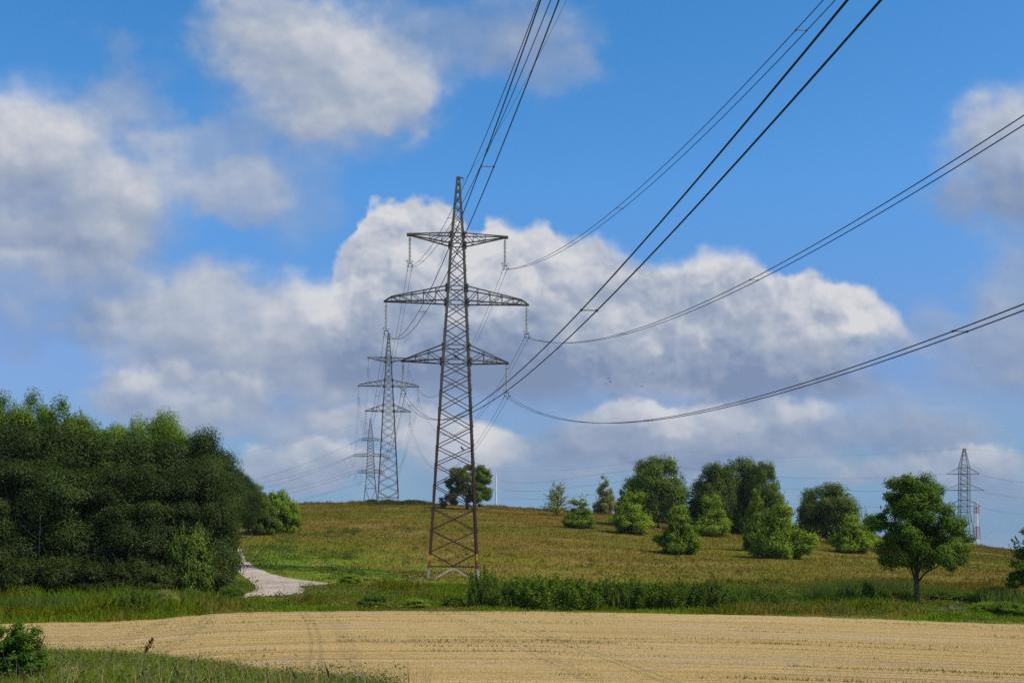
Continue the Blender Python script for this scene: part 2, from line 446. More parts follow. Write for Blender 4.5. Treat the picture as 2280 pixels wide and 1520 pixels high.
def pylon_mat(name, leg=False, rust_lo=8.0, rust_hi=30.0):
    """weathered galvanised steel, rusty towards the foot; legs carry old paint bands"""
    m, nt, b = mat_base(name, .75, .3); L = nt.links.new
    tc = add(nt, 'ShaderNodeTexCoord'); sp = add(nt, 'ShaderNodeSeparateXYZ'); L(tc.outputs['Object'], sp.inputs[0])
    n = add(nt, 'ShaderNodeTexNoise'); n.inputs['Scale'].default_value = .9; n.inputs['Detail'].default_value = 6; L(tc.outputs['Object'], n.inputs['Vector'])
    mr = add(nt, 'ShaderNodeMapRange'); mr.inputs[1].default_value = rust_lo; mr.inputs[2].default_value = rust_hi; L(sp.outputs[2], mr.inputs[0])
    ad = add(nt, 'ShaderNodeMath', operation='MULTIPLY_ADD'); ad.inputs[1].default_value = .9; L(n.outputs['Fac'], ad.inputs[0])
    sb = add(nt, 'ShaderNodeMath', operation='SUBTRACT'); L(mr.outputs[0], sb.inputs[0]); sb.inputs[1].default_value = .45; L(sb.outputs[0], ad.inputs[2])
    r = add(nt, 'ShaderNodeValToRGB'); e = r.color_ramp.elements
    e[0].color = (.066, .027, .022, 1); e[0].position = .1; e[1].color = (.082, .077, .066, 1); e[1].position = .85
    x = e.new(.45); x.color = (.058, .040, .032, 1)
    L(ad.outputs[0], r.inputs[0])
    col = r.outputs[0]
    if leg:
        def band(lo, hi, c, jag=.3):
            nonlocal col
            j = add(nt, 'ShaderNodeTexNoise'); j.inputs['Scale'].default_value = 5; L(tc.outputs['Object'], j.inputs['Vector'])
            z = add(nt, 'ShaderNodeMath', operation='MULTIPLY_ADD'); L(j.outputs['Fac'], z.inputs[0]); z.inputs[1].default_value = jag; L(sp.outputs[2], z.inputs[2])
            g = add(nt, 'ShaderNodeMath', operation='GREATER_THAN'); L(z.outputs[0], g.inputs[0]); g.inputs[1].default_value = lo + jag/2
            l = add(nt, 'ShaderNodeMath', operation='LESS_THAN'); L(z.outputs[0], l.inputs[0]); l.inputs[1].default_value = hi + jag/2
            mu = add(nt, 'ShaderNodeMath', operation='MULTIPLY'); L(g.outputs[0], mu.inputs[0]); L(l.outputs[0], mu.inputs[1])
            mx = add(nt, 'ShaderNodeMix', data_type='RGBA'); L(mu.outputs[0], mx.inputs[0]); L(col, mx.inputs[6]); mx.inputs[7].default_value = (*c, 1); col = mx.outputs[2]
        band(2.65, 3.45, (.42, .26, .02), .05)
        band(1.75, 2.65, (.22, .06, .03), .2)
        band(-2, 1.75, (.28, .255, .235), 1.4)
    L(col, b.inputs['Base Color'])
    return m

M = {}
M['pylon'] = pylon_mat('pylon_steel'); M['pylon_leg'] = pylon_mat('pylon_leg_steel', True)
M['foot_white'] = noise_mat('white_foot_paint', (.30, .28, .26), (.50, .48, .46), 3)
M['grey_steel'] = noise_mat('grey_lattice_steel', (.10, .10, .10), (.17, .17, .165), 1.2, .6)
M['rust_steel'] = noise_mat('brown_lattice_steel', (.09, .07, .055), (.15, .13, .11), .6, .7)
M['dark_fitting'] = noise_mat('dark_fitting', (.03, .03, .032), (.06, .06, .06), 8, .6)
M['wire'] = noise_mat('aged_conductor', (.022, .022, .026), (.04, .04, .045), 2, .65)
M['spacer'] = noise_mat('spacer_alloy', (.10, .095, .08), (.2, .19, .16), 8, .6)
M['glass'] = noise_mat('glass_insulator', (.34, .42, .38), (.55, .60, .56), 6, .25, spec=.5)
M['white_steel'] = noise_mat('white_pole_paint', (.62, .63, .65), (.75, .75, .76), 1, .5)
M['mast_red'] = noise_mat('mast_red_paint', (.32, .10, .09), (.40, .15, .13), 2, .6)
M['crow'] = noise_mat('black_plumage', (.008, .008, .010), (.02, .02, .022), 20, .6)
M['bark'] = noise_mat('bark', (.045, .035, .025), (.10, .085, .065), 6, .9)
M['pale_bark'] = noise_mat('pale_bark', (.11, .105, .095), (.22, .21, .19), 5, .9)
M['dead_wood'] = noise_mat('dead_wood', (.11, .085, .065), (.20, .16, .13), 5, .9)
M['leaf_wood_shade'] = leaf_mat('shaded_wood_leaf', (.009, .020, .008), (.026, .048, .016), .18, .3)  # cloud shade over the left wood, put into a darker leaf colour
M['leaf_poplar'] = leaf_mat('poplar_leaf', (.035, .075, .014), (.085, .15, .022), .3, .15)
M['leaf_under'] = leaf_mat('understorey_leaf', (.010, .019, .006), (.03, .048, .014), .18, .3)
M['leaf_hill'] = leaf_mat('hill_tree_leaf', (.022, .045, .012), (.055, .095, .022), .22, .15)
M['leaf_bright'] = leaf_mat('bright_shrub_leaf', (.060, .112, .012), (.125, .20, .02), .3, .15)
M['leaf_shrub'] = leaf_mat('shrub_leaf', (.05, .095, .012), (.11, .18, .022), .28, .2)
M['leaf_grey'] = leaf_mat('grey_shrub_leaf', (.06, .085, .035), (.13, .16, .07), .25, .1)
M['leaf_maple'] = leaf_mat('maple_leaf', (.020, .047, .007), (.058, .114, .012), .28, .1)
M['leaf_willow'] = leaf_mat('scrub_leaf', (.030, .062, .010), (.072, .128, .022), .28, .25)
M['leaf_bramble'] = leaf_mat('bramble_leaf', (.012, .040, .006), (.042, .095, .010), .25, .2)
M['blade'] = blade_mat('grass_blade')
M['straw'] = blade_mat('straw_blade', .15)

# ------------------------------------------------------------------ ground colours
ROAD = [(538, 1222), (545, 1245), (565, 1262), (600, 1277), (640, 1287), (690, 1294), (728, 1298.5), (730, 1301), (700, 1303), (664, 1306),
        (682, 1314), (672, 1321), (640, 1325), (600, 1327), (560, 1329), (520, 1336), (482, 1340), (484, 1337), (530, 1328), (563, 1318),
        (566, 1305), (553, 1290), (528, 1275), (508, 1262), (500, 1246), (515, 1228)]
def inpoly(px, py, poly):
    px = np.asarray(px); py = np.asarray(py); r = np.zeros(px.shape, bool); j = len(poly)-1
    for i in range(len(poly)):
        xi, yi = poly[i]; xj, yj = poly[j]
        if yi != yj:
            r ^= ((yi > py) != (yj > py)) & (px < (xj-xi)*(py-yi)/(yj-yi)+xi)
        j = i
    return r
def gcol(x, y):
    """natural colour of the sward at a place on the ground"""
    x = np.asarray(x, float); y = np.asarray(y, float)
    px = 1140 + F*x/np.maximum(y, 20)
    brown = np.array((.172, .117, .018)); olive = np.array((.135, .117, .012)); lime = np.array((.155, .165, .010)); green = np.array((.145, .205, .016))
    straw = np.array((.28, .195, .06))
    n1 = fbm(x/34+3, y/38+1, 6, 1, .6); n2 = fbm(x/26+9, y/24+5, 6, 3, .6); n3 = fbm(x/9, y/7, 4, 5)
    c = olive + (brown-olive)*(.12 + sstep(.42, .64, n1)*.8)[..., None]
    c = c + (lime-c)*(sstep(.54, .70, n2)*.62)[..., None]
    c = c + (straw-c)*(sstep(.52, .72, n3)*.42)[..., None]
    crest = sstep(255, 330, y)*.45; c = c + (brown*1.05-c)*crest[..., None]
    # greener foot of the slope
    gl = np.interp(px, [-500, 500, 760, 1000, 1500, 1900, 2300], [185, 188, 168, 150, 128, 118, 113])
    g = 1 - sstep(gl-16, gl+14, y + (n3-.5)*26)
    gc = green + (lime*.85-green)*sstep(.4, .65, n3)[..., None]
    gc = gc + (straw*.8-gc)*(sstep(.56, .70, fbm(x/5+2, y/5+7, 4, 6) + .05*sstep(1200, 1500, px))*.6)[..., None]
    c = c + (gc-c)*g[..., None]
    b = 1 - sstep(52, 60, y)
    bc = np.array((.17, .22, .018)) + (straw*1.1-np.array((.17, .22, .018)))*.7*sstep(.5, .75, fbm(x/2+4, y/3+2, 4, 2))[..., None]
    return c + (bc-c)*b[..., None]

def build_ground():
    az = np.concatenate([np.radians(np.linspace(-180, -42, 24, endpoint=False)), np.arctan((np.arange(-1250, 3540, 11)-1140)/F), np.radians(np.linspace(43, 180, 24))])
    az = np.unique(az)
    rr = np.concatenate([[0.5, 3, 6, 9, 12, 15], np.geomspace(18, 900, 300), np.geomspace(1000, 9000, 24)])
    A, Rr = np.meshgrid(az, rr)
    fr = np.abs(A) < R(60)
    d = np.where(fr, Rr, Rr*np.cos(A))
    x = np.where(fr, Rr*np.tan(np.clip(A, -R(60), R(60))), Rr*np.sin(A))
    z = np.where(fr, zt(x, d), np.where(d > 0, zt(x, d), 2.95))
    v = np.stack([x, d, z], -1).reshape(-1, 3); n = len(az); k = len(rr)
    i, j = np.meshgrid(np.arange(k-1), np.arange(n-1), indexing='ij')
    q = np.stack([i*n+j, i*n+j+1, (i+1)*n+j+1, (i+1)*n+j], -1).reshape(-1, 4)
    me = np_mesh('ground', v, q, 4, True, cattr=('POINT', gcol(v[:, 0], v[:, 1])))
    m, nt, b = mat_base('meadow_ground', .95, .05); L = nt.links.new
    at = add(nt, 'ShaderNodeAttribute', attribute_name='tone'); tc = add(nt, 'ShaderNodeTexCoord')
    n1 = add(nt, 'ShaderNodeTexNoise'); n1.inputs['Scale'].default_value = 1.6; n1.inputs['Detail'].default_value = 8; n1.inputs['Roughness'].default_value = .7
    L(tc.outputs['Object'], n1.inputs['Vector'])
    mr = add(nt, 'ShaderNodeMapRange'); mr.inputs[1].default_value = .3; mr.inputs[2].default_value = .7; mr.inputs[3].default_value = .6; mr.inputs[4].default_value = 1.35
    L(n1.outputs['Fac'], mr.inputs[0])
    hs = add(nt, 'ShaderNodeHueSaturation'); L(at.outputs['Color'], hs.inputs['Color']); L(mr.outputs[0], hs.inputs['Value']); L(hs.outputs[0], b.inputs['Base Color'])
    bp = add(nt, 'ShaderNodeBump'); bp.inputs['Distance'].default_value = .5; bp.inputs['Strength'].default_value = .8; L(n1.outputs['Fac'], bp.inputs['Height']); L(bp.outputs[0], b.inputs['Normal'])
    tag(link('ground', me, m), kind='structure')
build_ground()

def build_field():
    pxs = np.arange(-700, 3100, 8.0); ts = np.linspace(0, 1, 90)
    PX, T = np.meshgrid(pxs, ts)
    far = far_edge(PX) + (fbm(PX/60, PX*0+.5, 4, 3)-.5)*3.0
    near = foot(PX) - 1.0 + (fbm(PX/40, PX*0+3.5, 4, 4)-.5)*5.0
    d = near + (far-near)*T
    x = (PX-1140)*d/F
    z = np.maximum(zt(x, d), 0) + 0.03
    v = np.stack([x, d, z], -1).reshape(-1, 3); n = len(pxs)
    row = (d - 30)/(far_edge(PX) - 30)*62
    uv = np.stack([x, row], -1).reshape(-1, 2)
    i, j = np.meshgrid(np.arange(len(ts)-1), np.arange(n-1), indexing='ij')
    q = np.stack([i*n+j, i*n+j+1, (i+1)*n+j+1, (i+1)*n+j], -1).reshape(-1, 4)
    me = np_mesh('field', v, q, 4, True, uv=uv)
    m, nt, b = mat_base('stubble_field', .95, .05); L = nt.links.new
    uvn = add(nt, 'ShaderNodeUVMap'); 
    def nz(sx, sy, detail=5, rough=.6):
        mp = add(nt, 'ShaderNodeMapping'); mp.inputs['Scale'].default_value = (sx, sy, 1); L(uvn.outputs[0], mp.inputs[0])
        n = add(nt, 'ShaderNodeTexNoise'); n.inputs['Scale'].default_value = 1; n.inputs['Detail'].default_value = detail; n.inputs['Roughness'].default_value = rough
        L(mp.outputs[0], n.inputs['Vector']); return n.outputs['Fac']
    def ramp(f, stops):
        r = add(nt, 'ShaderNodeValToRGB'); e = r.color_ramp.elements
        e[0].position, e[0].color = stops[0][0], (*stops[0][1], 1); e[1].position, e[1].color = stops[-1][0], (*stops[-1][1], 1)
        for p, c in stops[1:-1]: x = e.new(p); x.color = (*c, 1)
        L(f, r.inputs[0]); return r.outputs[0]
    def mix(f, a, c, mode='MIX'):
        x = add(nt, 'ShaderNodeMix', data_type='RGBA', blend_type=mode)
        if isinstance(f, float): x.inputs[0].default_value = f
        else: L(f, x.inputs[0])
        L(a, x.inputs[6])
        if isinstance(c, tuple): x.inputs[7].default_value = (*c, 1)
        else: L(c, x.inputs[7])
        return x.outputs[2]
    base = ramp(nz(.05, .8), [(.3, (.475, .315, .11)), (.5, (.555, .385, .147)), (.7, (.63, .465, .20))])
    grey = ramp(nz(.035, .35, 3), [(.52, (0, 0, 0)), (.68, (1, 1, 1))])
    base = mix(grey, base, (.52, .41, .26))
    thin = ramp(nz(.03, 3.2, 4, .5), [(.36, (1, 1, 1)), (.46, (0, 0, 0))])
    base = mix(thin, base, (.30, .21, .085))
    line = ramp(nz(.02, 7.0, 2, .4), [(.33, (.8, .8, .8)), (.40, (0, 0, 0))])
    base = mix(line, base, (.24, .18, .075))
    grn = ramp(nz(.05, 1.1, 6, .7), [(.60, (0, 0, 0)), (.74, (.75, .75, .75))])
    base = mix(grn, base, (.17, .17, .06))
    fine = ramp(nz(9, 12, 4, .8), [(.3, (.55, .52, .48)), (.7, (1.25, 1.25, 1.22))])
    base = mix(1.0, base, fine, 'MULTIPLY')
    L(base, b.inputs['Base Color'])
    bp = add(nt, 'ShaderNodeBump'); bp.inputs['Distance'].default_value = .12; bp.inputs['Strength'].default_value = 1; L(nz(7, 8, 4, .8), bp.inputs['Height']); L(bp.outputs[0], b.inputs['Normal'])
    tag(link('field', me, m), kind='structure')
build_field()

def build_road():
    st = 1.0
    gx = np.arange(470, 770, st*1.5); gy = np.arange(1212, 1346, st)
    dg = np.zeros((len(gy), len(gx)))
    dd = np.linspace(90, 260, 2600)
    for j, px in enumerate(gx):
        yy = HOR - (zt((px-1140)*dd/F, dd)-EZ)*F/dd
        yy = np.minimum.accumulate(yy)
        dg[:, j] = np.interp(-gy, -yy, dd)
    PX, PY = np.meshgrid(gx, gy)
    x = (PX-1140)*dg/F; z = zt(x, dg)+.07
    v = np.stack([x, dg, z], -1).reshape(-1, 3); n = len(gx)
    i, j = np.meshgrid(np.arange(len(gy)-1), np.arange(n-1), indexing='ij')
    keep = inpoly((PX[:-1, :-1]+PX[1:, 1:])/2, (PY[:-1, :-1]+PY[1:, 1:])/2, ROAD)
    q = np.stack([i*n+j, (i+1)*n+j, (i+1)*n+j+1, i*n+j+1], -1)[keep]
    used = np.unique(q); rem = -np.ones(len(v), int); rem[used] = np.arange(len(used))
    me = np_mesh('gravel_road', v[used], rem[q], 4, True)
    m, nt, b = mat_base('pale_gravel', .95, .1); L = nt.links.new
    tc = add(nt, 'ShaderNodeTexCoord')
    n1 = add(nt, 'ShaderNodeTexNoise'); n1.inputs['Scale'].default_value = .35; n1.inputs['Detail'].default_value = 8; n1.inputs['Roughness'].default_value = .75; L(tc.outputs['Object'], n1.inputs['Vector'])
    r = add(nt, 'ShaderNodeValToRGB'); r.color_ramp.elements[0].color = (.22, .175, .135, 1); r.color_ramp.elements[1].color = (.46, .385, .315, 1); r.color_ramp.elements[0].position = .3; r.color_ramp.elements[1].position = .62
    L(n1.outputs['Fac'], r.inputs[0]); L(r.outputs[0], b.inputs['Base Color'])
    tag(link('road', me, m), kind='structure')
build_road()
# ------------------------------------------------------------------ lattice pylons
def lerp(a, b, t): return a + (b-a)*t
class Tower:
    def __init__(s, prof, rot=0.0):
        s.h = [p[0] for p in prof]; s.w = [p[1] for p in prof]; s.rot = rot
    def hw(s, h): return float(np.interp(h, s.h, s.w))
    def turn(s, v):
        c, n = math.cos(s.rot), math.sin(s.rot)
        return Vector((v[0]*c - v[1]*n, v[0]*n + v[1]*c, v[2]))
    def corner(s, sx, sy, h): w = s.hw(h); return s.turn((sx*w, sy*w, h))
    def leg(s, sx, sy, wid, th):
        mb = MB()
        for h0, h1 in zip(s.h[:-1], s.h[1:]):
            a, b = s.hw(h0), s.hw(h1)
            w0 = min(wid, a*.9); w1 = min(wid, b*.9)
            def q(x0, x1, y0, y1):  # plate given by inward distances at the two ends
                pts = []
                for hh, ww, k in ((h0, a, w0/wid), (h1, b, w1/wid)):
                    for xx, yy in ((x0, y0), (x1, y0), (x1, y1), (x0, y1)):
                        pts.append(s.turn((sx*(ww-xx*k), sy*(ww-yy*k), hh)))
                mb.box8(pts)
            q(0, wid, 0, th); q(0, th, th, wid)
        return mb
    def face_pts(s, f, h):
        a, b = ((-1, -1), (1, -1)), ((1, -1), (1, 1))
        c = [((-1, -1), (1, -1)), ((1, -1), (1, 1)), ((1, 1), (-1, 1)), ((-1, 1), (-1, -1))][f]
        return s.corner(*c[0], h), s.corner(*c[1], h)
    def normal(s, f): return s.turn([(0, -1, 0), (1, 0, 0), (0, 1, 0), (-1, 0, 0)][f])
    def xbrace(s, mb, levels, w=.11, t=.05, horiz=()):
        for f in range(4):
            n = s.normal(f)
            for h0, h1 in zip(levels[:-1], levels[1:]):
                p0, p1 = s.face_pts(f, h0); q0, q1 = s.face_pts(f, h1)
                o = n*(t*.62)
                mb.bar(p0+o, q1+o, w, t, up=n); mb.bar(p1-o, q0-o, w, t, up=n)
            for h in horiz:
                p, q = s.face_pts(f, h); mb.bar(p+n*.012, q+n*.012, w*1.15, t, up=n)
def crossarm(tw, low, up, nodes, sides=(-1, 1), chord=.13, strut=.08, tipbox=(.3, .2, .1), flip=False):
    """low/up: [(x, h)...] from the body out to the tip, mirrored on both sides; four chords meet at each tip"""
    mb = MB()
    xl = [p[0] for p in low]; hl = [p[1] for p in low]; xu = [p[0] for p in up]; hu = [p[1] for p in up]
    xt = xl[-1]
    for sx in sides:
        def pl(x, sy, arr):
            h = float(np.interp(x, arr[0], arr[1])); w0 = tw.hw(arr[1][0]); f = (x-arr[0][0])/(xt-arr[0][0])
            return Vector((sx*x, sy*lerp(w0, .12, f), h))
        LO, UP = (xl, hl), (xu, hu)
        for sy in (-1, 1):
            for a, b in zip(xl[:-1], xl[1:]): mb.bar(pl(a, sy, LO), pl(b, sy, LO), chord, chord)
            for a, b in zip(xu[:-1], xu[1:]): mb.bar(pl(a, sy, UP), pl(b, sy, UP), chord*.85, chord*.85)
            prev = xl[0]
            for x in nodes:
                mb.bar(pl(x, sy, LO), pl(x, sy, UP), strut, strut*.7, up=(0, 1, 0))
                o = Vector((0, sy*strut*.5, 0))
                if flip: mb.bar(pl(x, sy, LO)+o, pl(prev, sy, UP)+o, strut, strut*.6, up=(0, 1, 0))
                else: mb.bar(pl(x, sy, UP)+o, pl(prev, sy, LO)+o, strut, strut*.6, up=(0, 1, 0))
                prev = x
        for i, x in enumerate(nodes):
            mb.bar(pl(x, -1, LO), pl(x, 1, LO), strut, strut*.6); mb.bar(pl(x, -1, UP), pl(x, 1, UP), strut*.8, strut*.6)
            if i: mb.bar(pl(nodes[i-1], -1, LO), pl(x, 1, LO), strut*.7, strut*.5)
        c = Vector((sx*(xt-tipbox[0]*.5), 0, hl[-1])); mb.box(c, *tipbox)
    return mb

H1 = lambda py: (1296-py)*S1
ARM_A = math.atan2(383, F)*1.0
def make_pylon(label):
    root = empty('lattice_pylon', (0, 0, 0), 0, label, 'pylon', 'suspension pylons of the double line')
    px = S1
    tw = Tower([(-1.2, 58.4*px), (0, 57.2*px), (H1(805), 31*px), (H1(673), 23.2*px), (H1(545), 16.2*px), (H1(522), 14.4*px), (H1(397), 3.6*px)])
    for sx in (-1, 1):
        for sy in (-1, 1):
            lg = tw.leg(sx, sy, .27, .035)
            if sx > 0 and sy < 0:
                for i in range(70):
                    c = tw.corner(1, -1, 3.2 + i*.55); lg.bar(c + Vector((-.02, .02, 0)), c + Vector((.17, -.05, 0)), .03, .03)
            lg.build('leg', M['pylon_leg'], root)
    mb = MB()
    body = [1230, 1181, 1132, 1081.5, 1035, 996, 954, 912.5, 873, 837.6, 805, 772, 737, 705, 673, 640.6, 608, 577, 545.5, 522]
    tw.xbrace(mb, [H1(y) for y in body], .10, .045, [H1(y) for y in (1261, 805, 772, 673, 640.6, 545.5, 522)])
    for f in range(4):
        n = tw.normal(f); p, q = tw.face_pts(f, H1(1230)); a, b = tw.face_pts(f, H1(1259)); m = (a+b)/2
        mb.bar(p+n*.04, m+n*.04, .13, .05, up=n); mb.bar(q-n*.04, m-n*.04, .13, .05, up=n)
    for y in (805, 772, 673, 640.6, 545.5, 522):
        for sx in (-1, 1):
            for sy in (-1, 1):
                c = tw.corner(sx, sy, H1(y)); r = .26 if y not in (772, 522) else .2
                mb.box((c.x - sx*.03, c.y + sy*.03, c.z), r, .02, r); mb.box((c.x + sx*.03, c.y - sy*.03, c.z), .02, r, r)
    mb.build('lattice_bracing', M['pylon'], root)
    mb = MB()
    for f in range(4):
        n = tw.normal(f); a, b = tw.face_pts(f, H1(1264)); m = (a+b)/2; p, q = tw.face_pts(f, 0)
        mb.bar(m+n*.045, p+n*.045, .16, .06, up=n); mb.bar(m-n*.045, q-n*.045, .16, .06, up=n)
    mb.build('foot_brace', M['foot_white'], root)['label'] = 'white painted brace spreading down to the feet'
    mb = MB()
    tw.xbrace(mb, [H1(y) for y in (522, 499, 475, 456, 435, 418, 403)], .075, .04)
    mb.box((0, 0, H1(397)), .26, .22, .16)
    pk = mb.build('peak', M['pylon'], root)
    mb = MB(); mb.bar((.1, 0, H1(395)), (.62, 0, H1(396)), .12, .10); mb.bar((.55, 0, H1(396)), (.55, 0, H1(402)), .05, .05)
    mb.build('earth_wire_bracket', M['dark_fitting'], pk)
    b = tw.hw
    for sx in (-1, 1):
        o = crossarm(tw, [(b(H1(545)), H1(545)), (108.5*px, H1(525.5))], [(b(H1(522)), H1(522)), (108.5*px, H1(523.5))], [35*px, 62*px], (sx,), .14, .08, (.45, .32, .12), True).build('crossarm', M['pylon'], root); o['label'] = 'short top crossarm, flat above and tapering below'
    for sx in (-1, 1):
        o = crossarm(tw, [(b(H1(673)), H1(673)), (159*px, H1(675))], [(b(H1(640)), H1(640.6)), (144*px, H1(664)), (159*px, H1(673.4))], [47*px, 74*px, 101*px, 126*px, 144*px], (sx,), .15, .085, (.3, .16, .1)).build('crossarm', M['pylon'], root); o['label'] = 'longest crossarm with a sloping upper chord'
    for sx in (-1, 1):
        o = crossarm(tw, [(b(H1(805)), H1(805)), ((118 - 2*sx)*px, H1(806.5))], [(b(H1(772)), H1(772)), ((118 - 2*sx)*px, H1(804.5))], [62*px, 90*px], (sx,), .15, .085, (.3, .16, .1)).build('crossarm', M['pylon'], root); o['label'] = 'lowest crossarm, triangular in outline'
    return root
def copy_tree(o, parent=None):
    c = o.copy(); COL.objects.link(c)
    if parent is not None: c.parent = parent
    for ch in list(o.children): copy_tree(ch, c)
    return c
ROT = math.atan2(383*S1, D1)            # the line runs away to the left
pyl1 = make_pylon('tall rusty lattice pylon with three crossarms, nearest and largest, standing in the meadow')
z1 = EZ - (1296-HOR)*S1
pyl1.location = ((1008.5-1140)*S1, D1, z1); pyl1.rotation_euler = (0, R(.76), R(3.2))
pyl2 = copy_tree(pyl1)
pyl2['label'] = 'second, smaller lattice pylon standing on the grassy hill crest with its feet in view'
D2 = 2.37*D1
pyl2.location = ((864.2-1140)*D2/F, D2, EZ + (HOR-743)*D2/F - H1(397)); pyl2.rotation_euler = (0, R(.2), R(6.2))
bpy.context.view_layer.update()

def make_insulator(label):
    root = empty('insulator_string', (0, 0, 0), 0, label, 'insulator', 'glass insulator strings hanging from crossarm tips')
    for z0, z1 in ((0, -.3), (-3.0, -3.38)): mb = MB(); mb.tube([(0, 0, z0), (0, 0, z1)], .035, 5); mb.build('hanger', M['dark_fitting'], root)
    mb = MB()
    for i in range(17):
        z = -.30 - i*.16
        mb.lathe([(.03, z), (.06, z-.02), (.175, z-.075), (.17, z-.095), (.05, z-.085), (.03, z-.16)], 10)
    mb.build('glass_discs', M['glass'], root, True)
    mb = MB(); mb.torus((0, 0, -3.12), .43, .035, 22, 5); mb.bar((-.43, 0, -3.12), (.43, 0, -3.12), .04, .03); mb.build('corona_ring', M['glass'], root, True)
    mb = MB(); mb.bar((-.27, 0, -3.40), (.27, 0, -3.40), .06, .10); mb.build('yoke', M['dark_fitting'], root)
    for s in (-1, 1):
        mb = MB(); mb.bar((s*.24, 0, -3.40), (s*.24, 0, -3.78), .05, .05, up=(0, 1, 0)); mb.bar((s*.24, -.2, -3.83), (s*.24, .2, -3.83), .09, .10)
        cl = mb.build('clamp', M['dark_fitting'], root)
        for e in (-1, 1):
            mb = MB(); mb.tube([(s*.24, e*1.25, -3.83), (s*.24, e*1.25, -3.98)], .02, 4); mb.tube([(s*.24, e*1.42, -3.98), (s*.24, e*1.08, -3.98)], .05, 5)
            mb.build('vibration_damper', M['dark_fitting'], cl)
    return root
TIPS = {('top', -1): (-108*S1, 524.5), ('top', 1): (108*S1, 524.5), ('middle', -1): (-158.6*S1, 675), ('middle', 1): (158.6*S1, 675), ('bottom', -1): (-119.5*S1, 806.5), ('bottom', 1): (115.6*S1, 806.5)}
SIDE = {-1: 'left', 1: 'right'}
ATT = {}
ins0 = None
for pi, (pyl, nm) in enumerate(((pyl1, 'the nearest pylon'), (pyl2, 'the crest pylon'))):
    for (lv, sx), (x, py) in TIPS.items():
        w = pyl.matrix_world @ Vector((x - sx*.12, 0, H1(py)-.10))
        lab = 'glass insulator string under the %s end of the %s crossarm of %s' % (SIDE[sx], lv, nm)
        if ins0 is None: o = ins0 = make_insulator(lab)
        else: o = copy_tree(ins0); o['label'] = lab
        o.location = w; o.rotation_euler = (0, 0, ROT)
        ATT[(pi, lv, sx)] = w - Vector((0, 0, 3.83))
    ATT[(pi, 'earth', 0)] = pyl.matrix_world @ Vector((.55, 0, H1(403)))

# ------------------------------------------------------------------ conductors
def quad_curve(fn, n): return [fn(i/n) for i in range(n+1)]
def conductor(label, pts, side, gap=.24, r=.021, spacers=(), group='cable runs of the double line', dense=0):
    root = empty('twin_cable' if gap else 'earth_wire', pts[0], 0, label, 'cable', group)
    o = pts[0]
    if not gap:
        mb = MB(); mb.tube([p-o for p in pts], r, 5, False); mb.build('wire', M['wire'], root); return root
    for s in (-1, 1):
        mb = MB(); mb.tube([p-o+side*gap*s for p in pts], r, 6, False); mb.build('wire', M['wire'], root, True)
    for f in spacers:
        k = f*(len(pts)-1); i = min(int(k), len(pts)-2); c = pts[i].lerp(pts[i+1], k-i) - o; d = (pts[i+1]-pts[i]).normalized()
        mb = MB(); mb.bar(c-side*gap, c+side*gap, .026, .026)
        for s in (-1, 1): mb.bar(c+side*gap*s-d*.07, c+side*gap*s+d*.07, .055, .065)
        mb.build('spacer', M['spacer'], root)
    return root
SV = Vector((math.cos(ROT), math.sin(ROT), 0))
NEARLAB = {('top', -1): "steep twin cable running overhead from the left end of the nearest pylon's top crossarm", ('middle', -1): "twin cable climbing overhead from the left end of the nearest pylon's longest crossarm",
  ('bottom', -1): 'thick twin cable crossing before the nearest pylon to the upper right', ('top', 1): "thin twin cable curving up from the right end of the nearest pylon's top crossarm",
  ('middle', 1): "twin cable sweeping right from the right end of the nearest pylon's longest crossarm", ('bottom', 1): "sagging twin cable leaving right from the right end of the nearest pylon's lowest crossarm"}
SPN = {('top', -1): (.10, .27, .52, .8), ('middle', -1): (.12, .32, .50, .8), ('bottom', -1): (.08, .30, .544, .8), ('top', 1): (.08, .2, .3, .47, .75), ('middle', 1): (.05, .25, .402, .6, .8), ('bottom', 1): (.12, .336, .535, .75)}
def near_span(A, b, c):
    uA = A.y/D1
    def f(t):
        s = -1.37*t
        return Vector((A.x - 383*S1*s, A.y + D1*s, A.z + S1*(b*s + c*(2*s+s*s))))
    return quad_curve(f, 90)
for (lv, sx) in TIPS:
    conductor(NEARLAB[(lv, sx)], near_span(ATT[(0, lv, sx)], -242, 428), SV, spacers=SPN[(lv, sx)])
conductor('thin earth wire running up overhead from the peak of the nearest pylon', near_span(ATT[(0, 'earth', 0)], -197, 357), SV, 0, .013)
def span(A, B, sag, n=60): return quad_curve(lambda t: A.lerp(B, t) + Vector((0, 0, 4*sag*t*(t-1))), n)
for (lv, sx) in TIPS:
    conductor('twin cable from nearest to crest pylon, %s ends of their %s crossarms' % (SIDE[sx], lv), span(ATT[(0, lv, sx)], ATT[(1, lv, sx)], 10.85), SV, spacers=(.2, .4, .6, .8))
conductor('thin earth wire between the peaks of the nearest and the crest pylon', span(ATT[(0, 'earth', 0)], ATT[(1, 'earth', 0)], 9.0), SV, 0, .013)

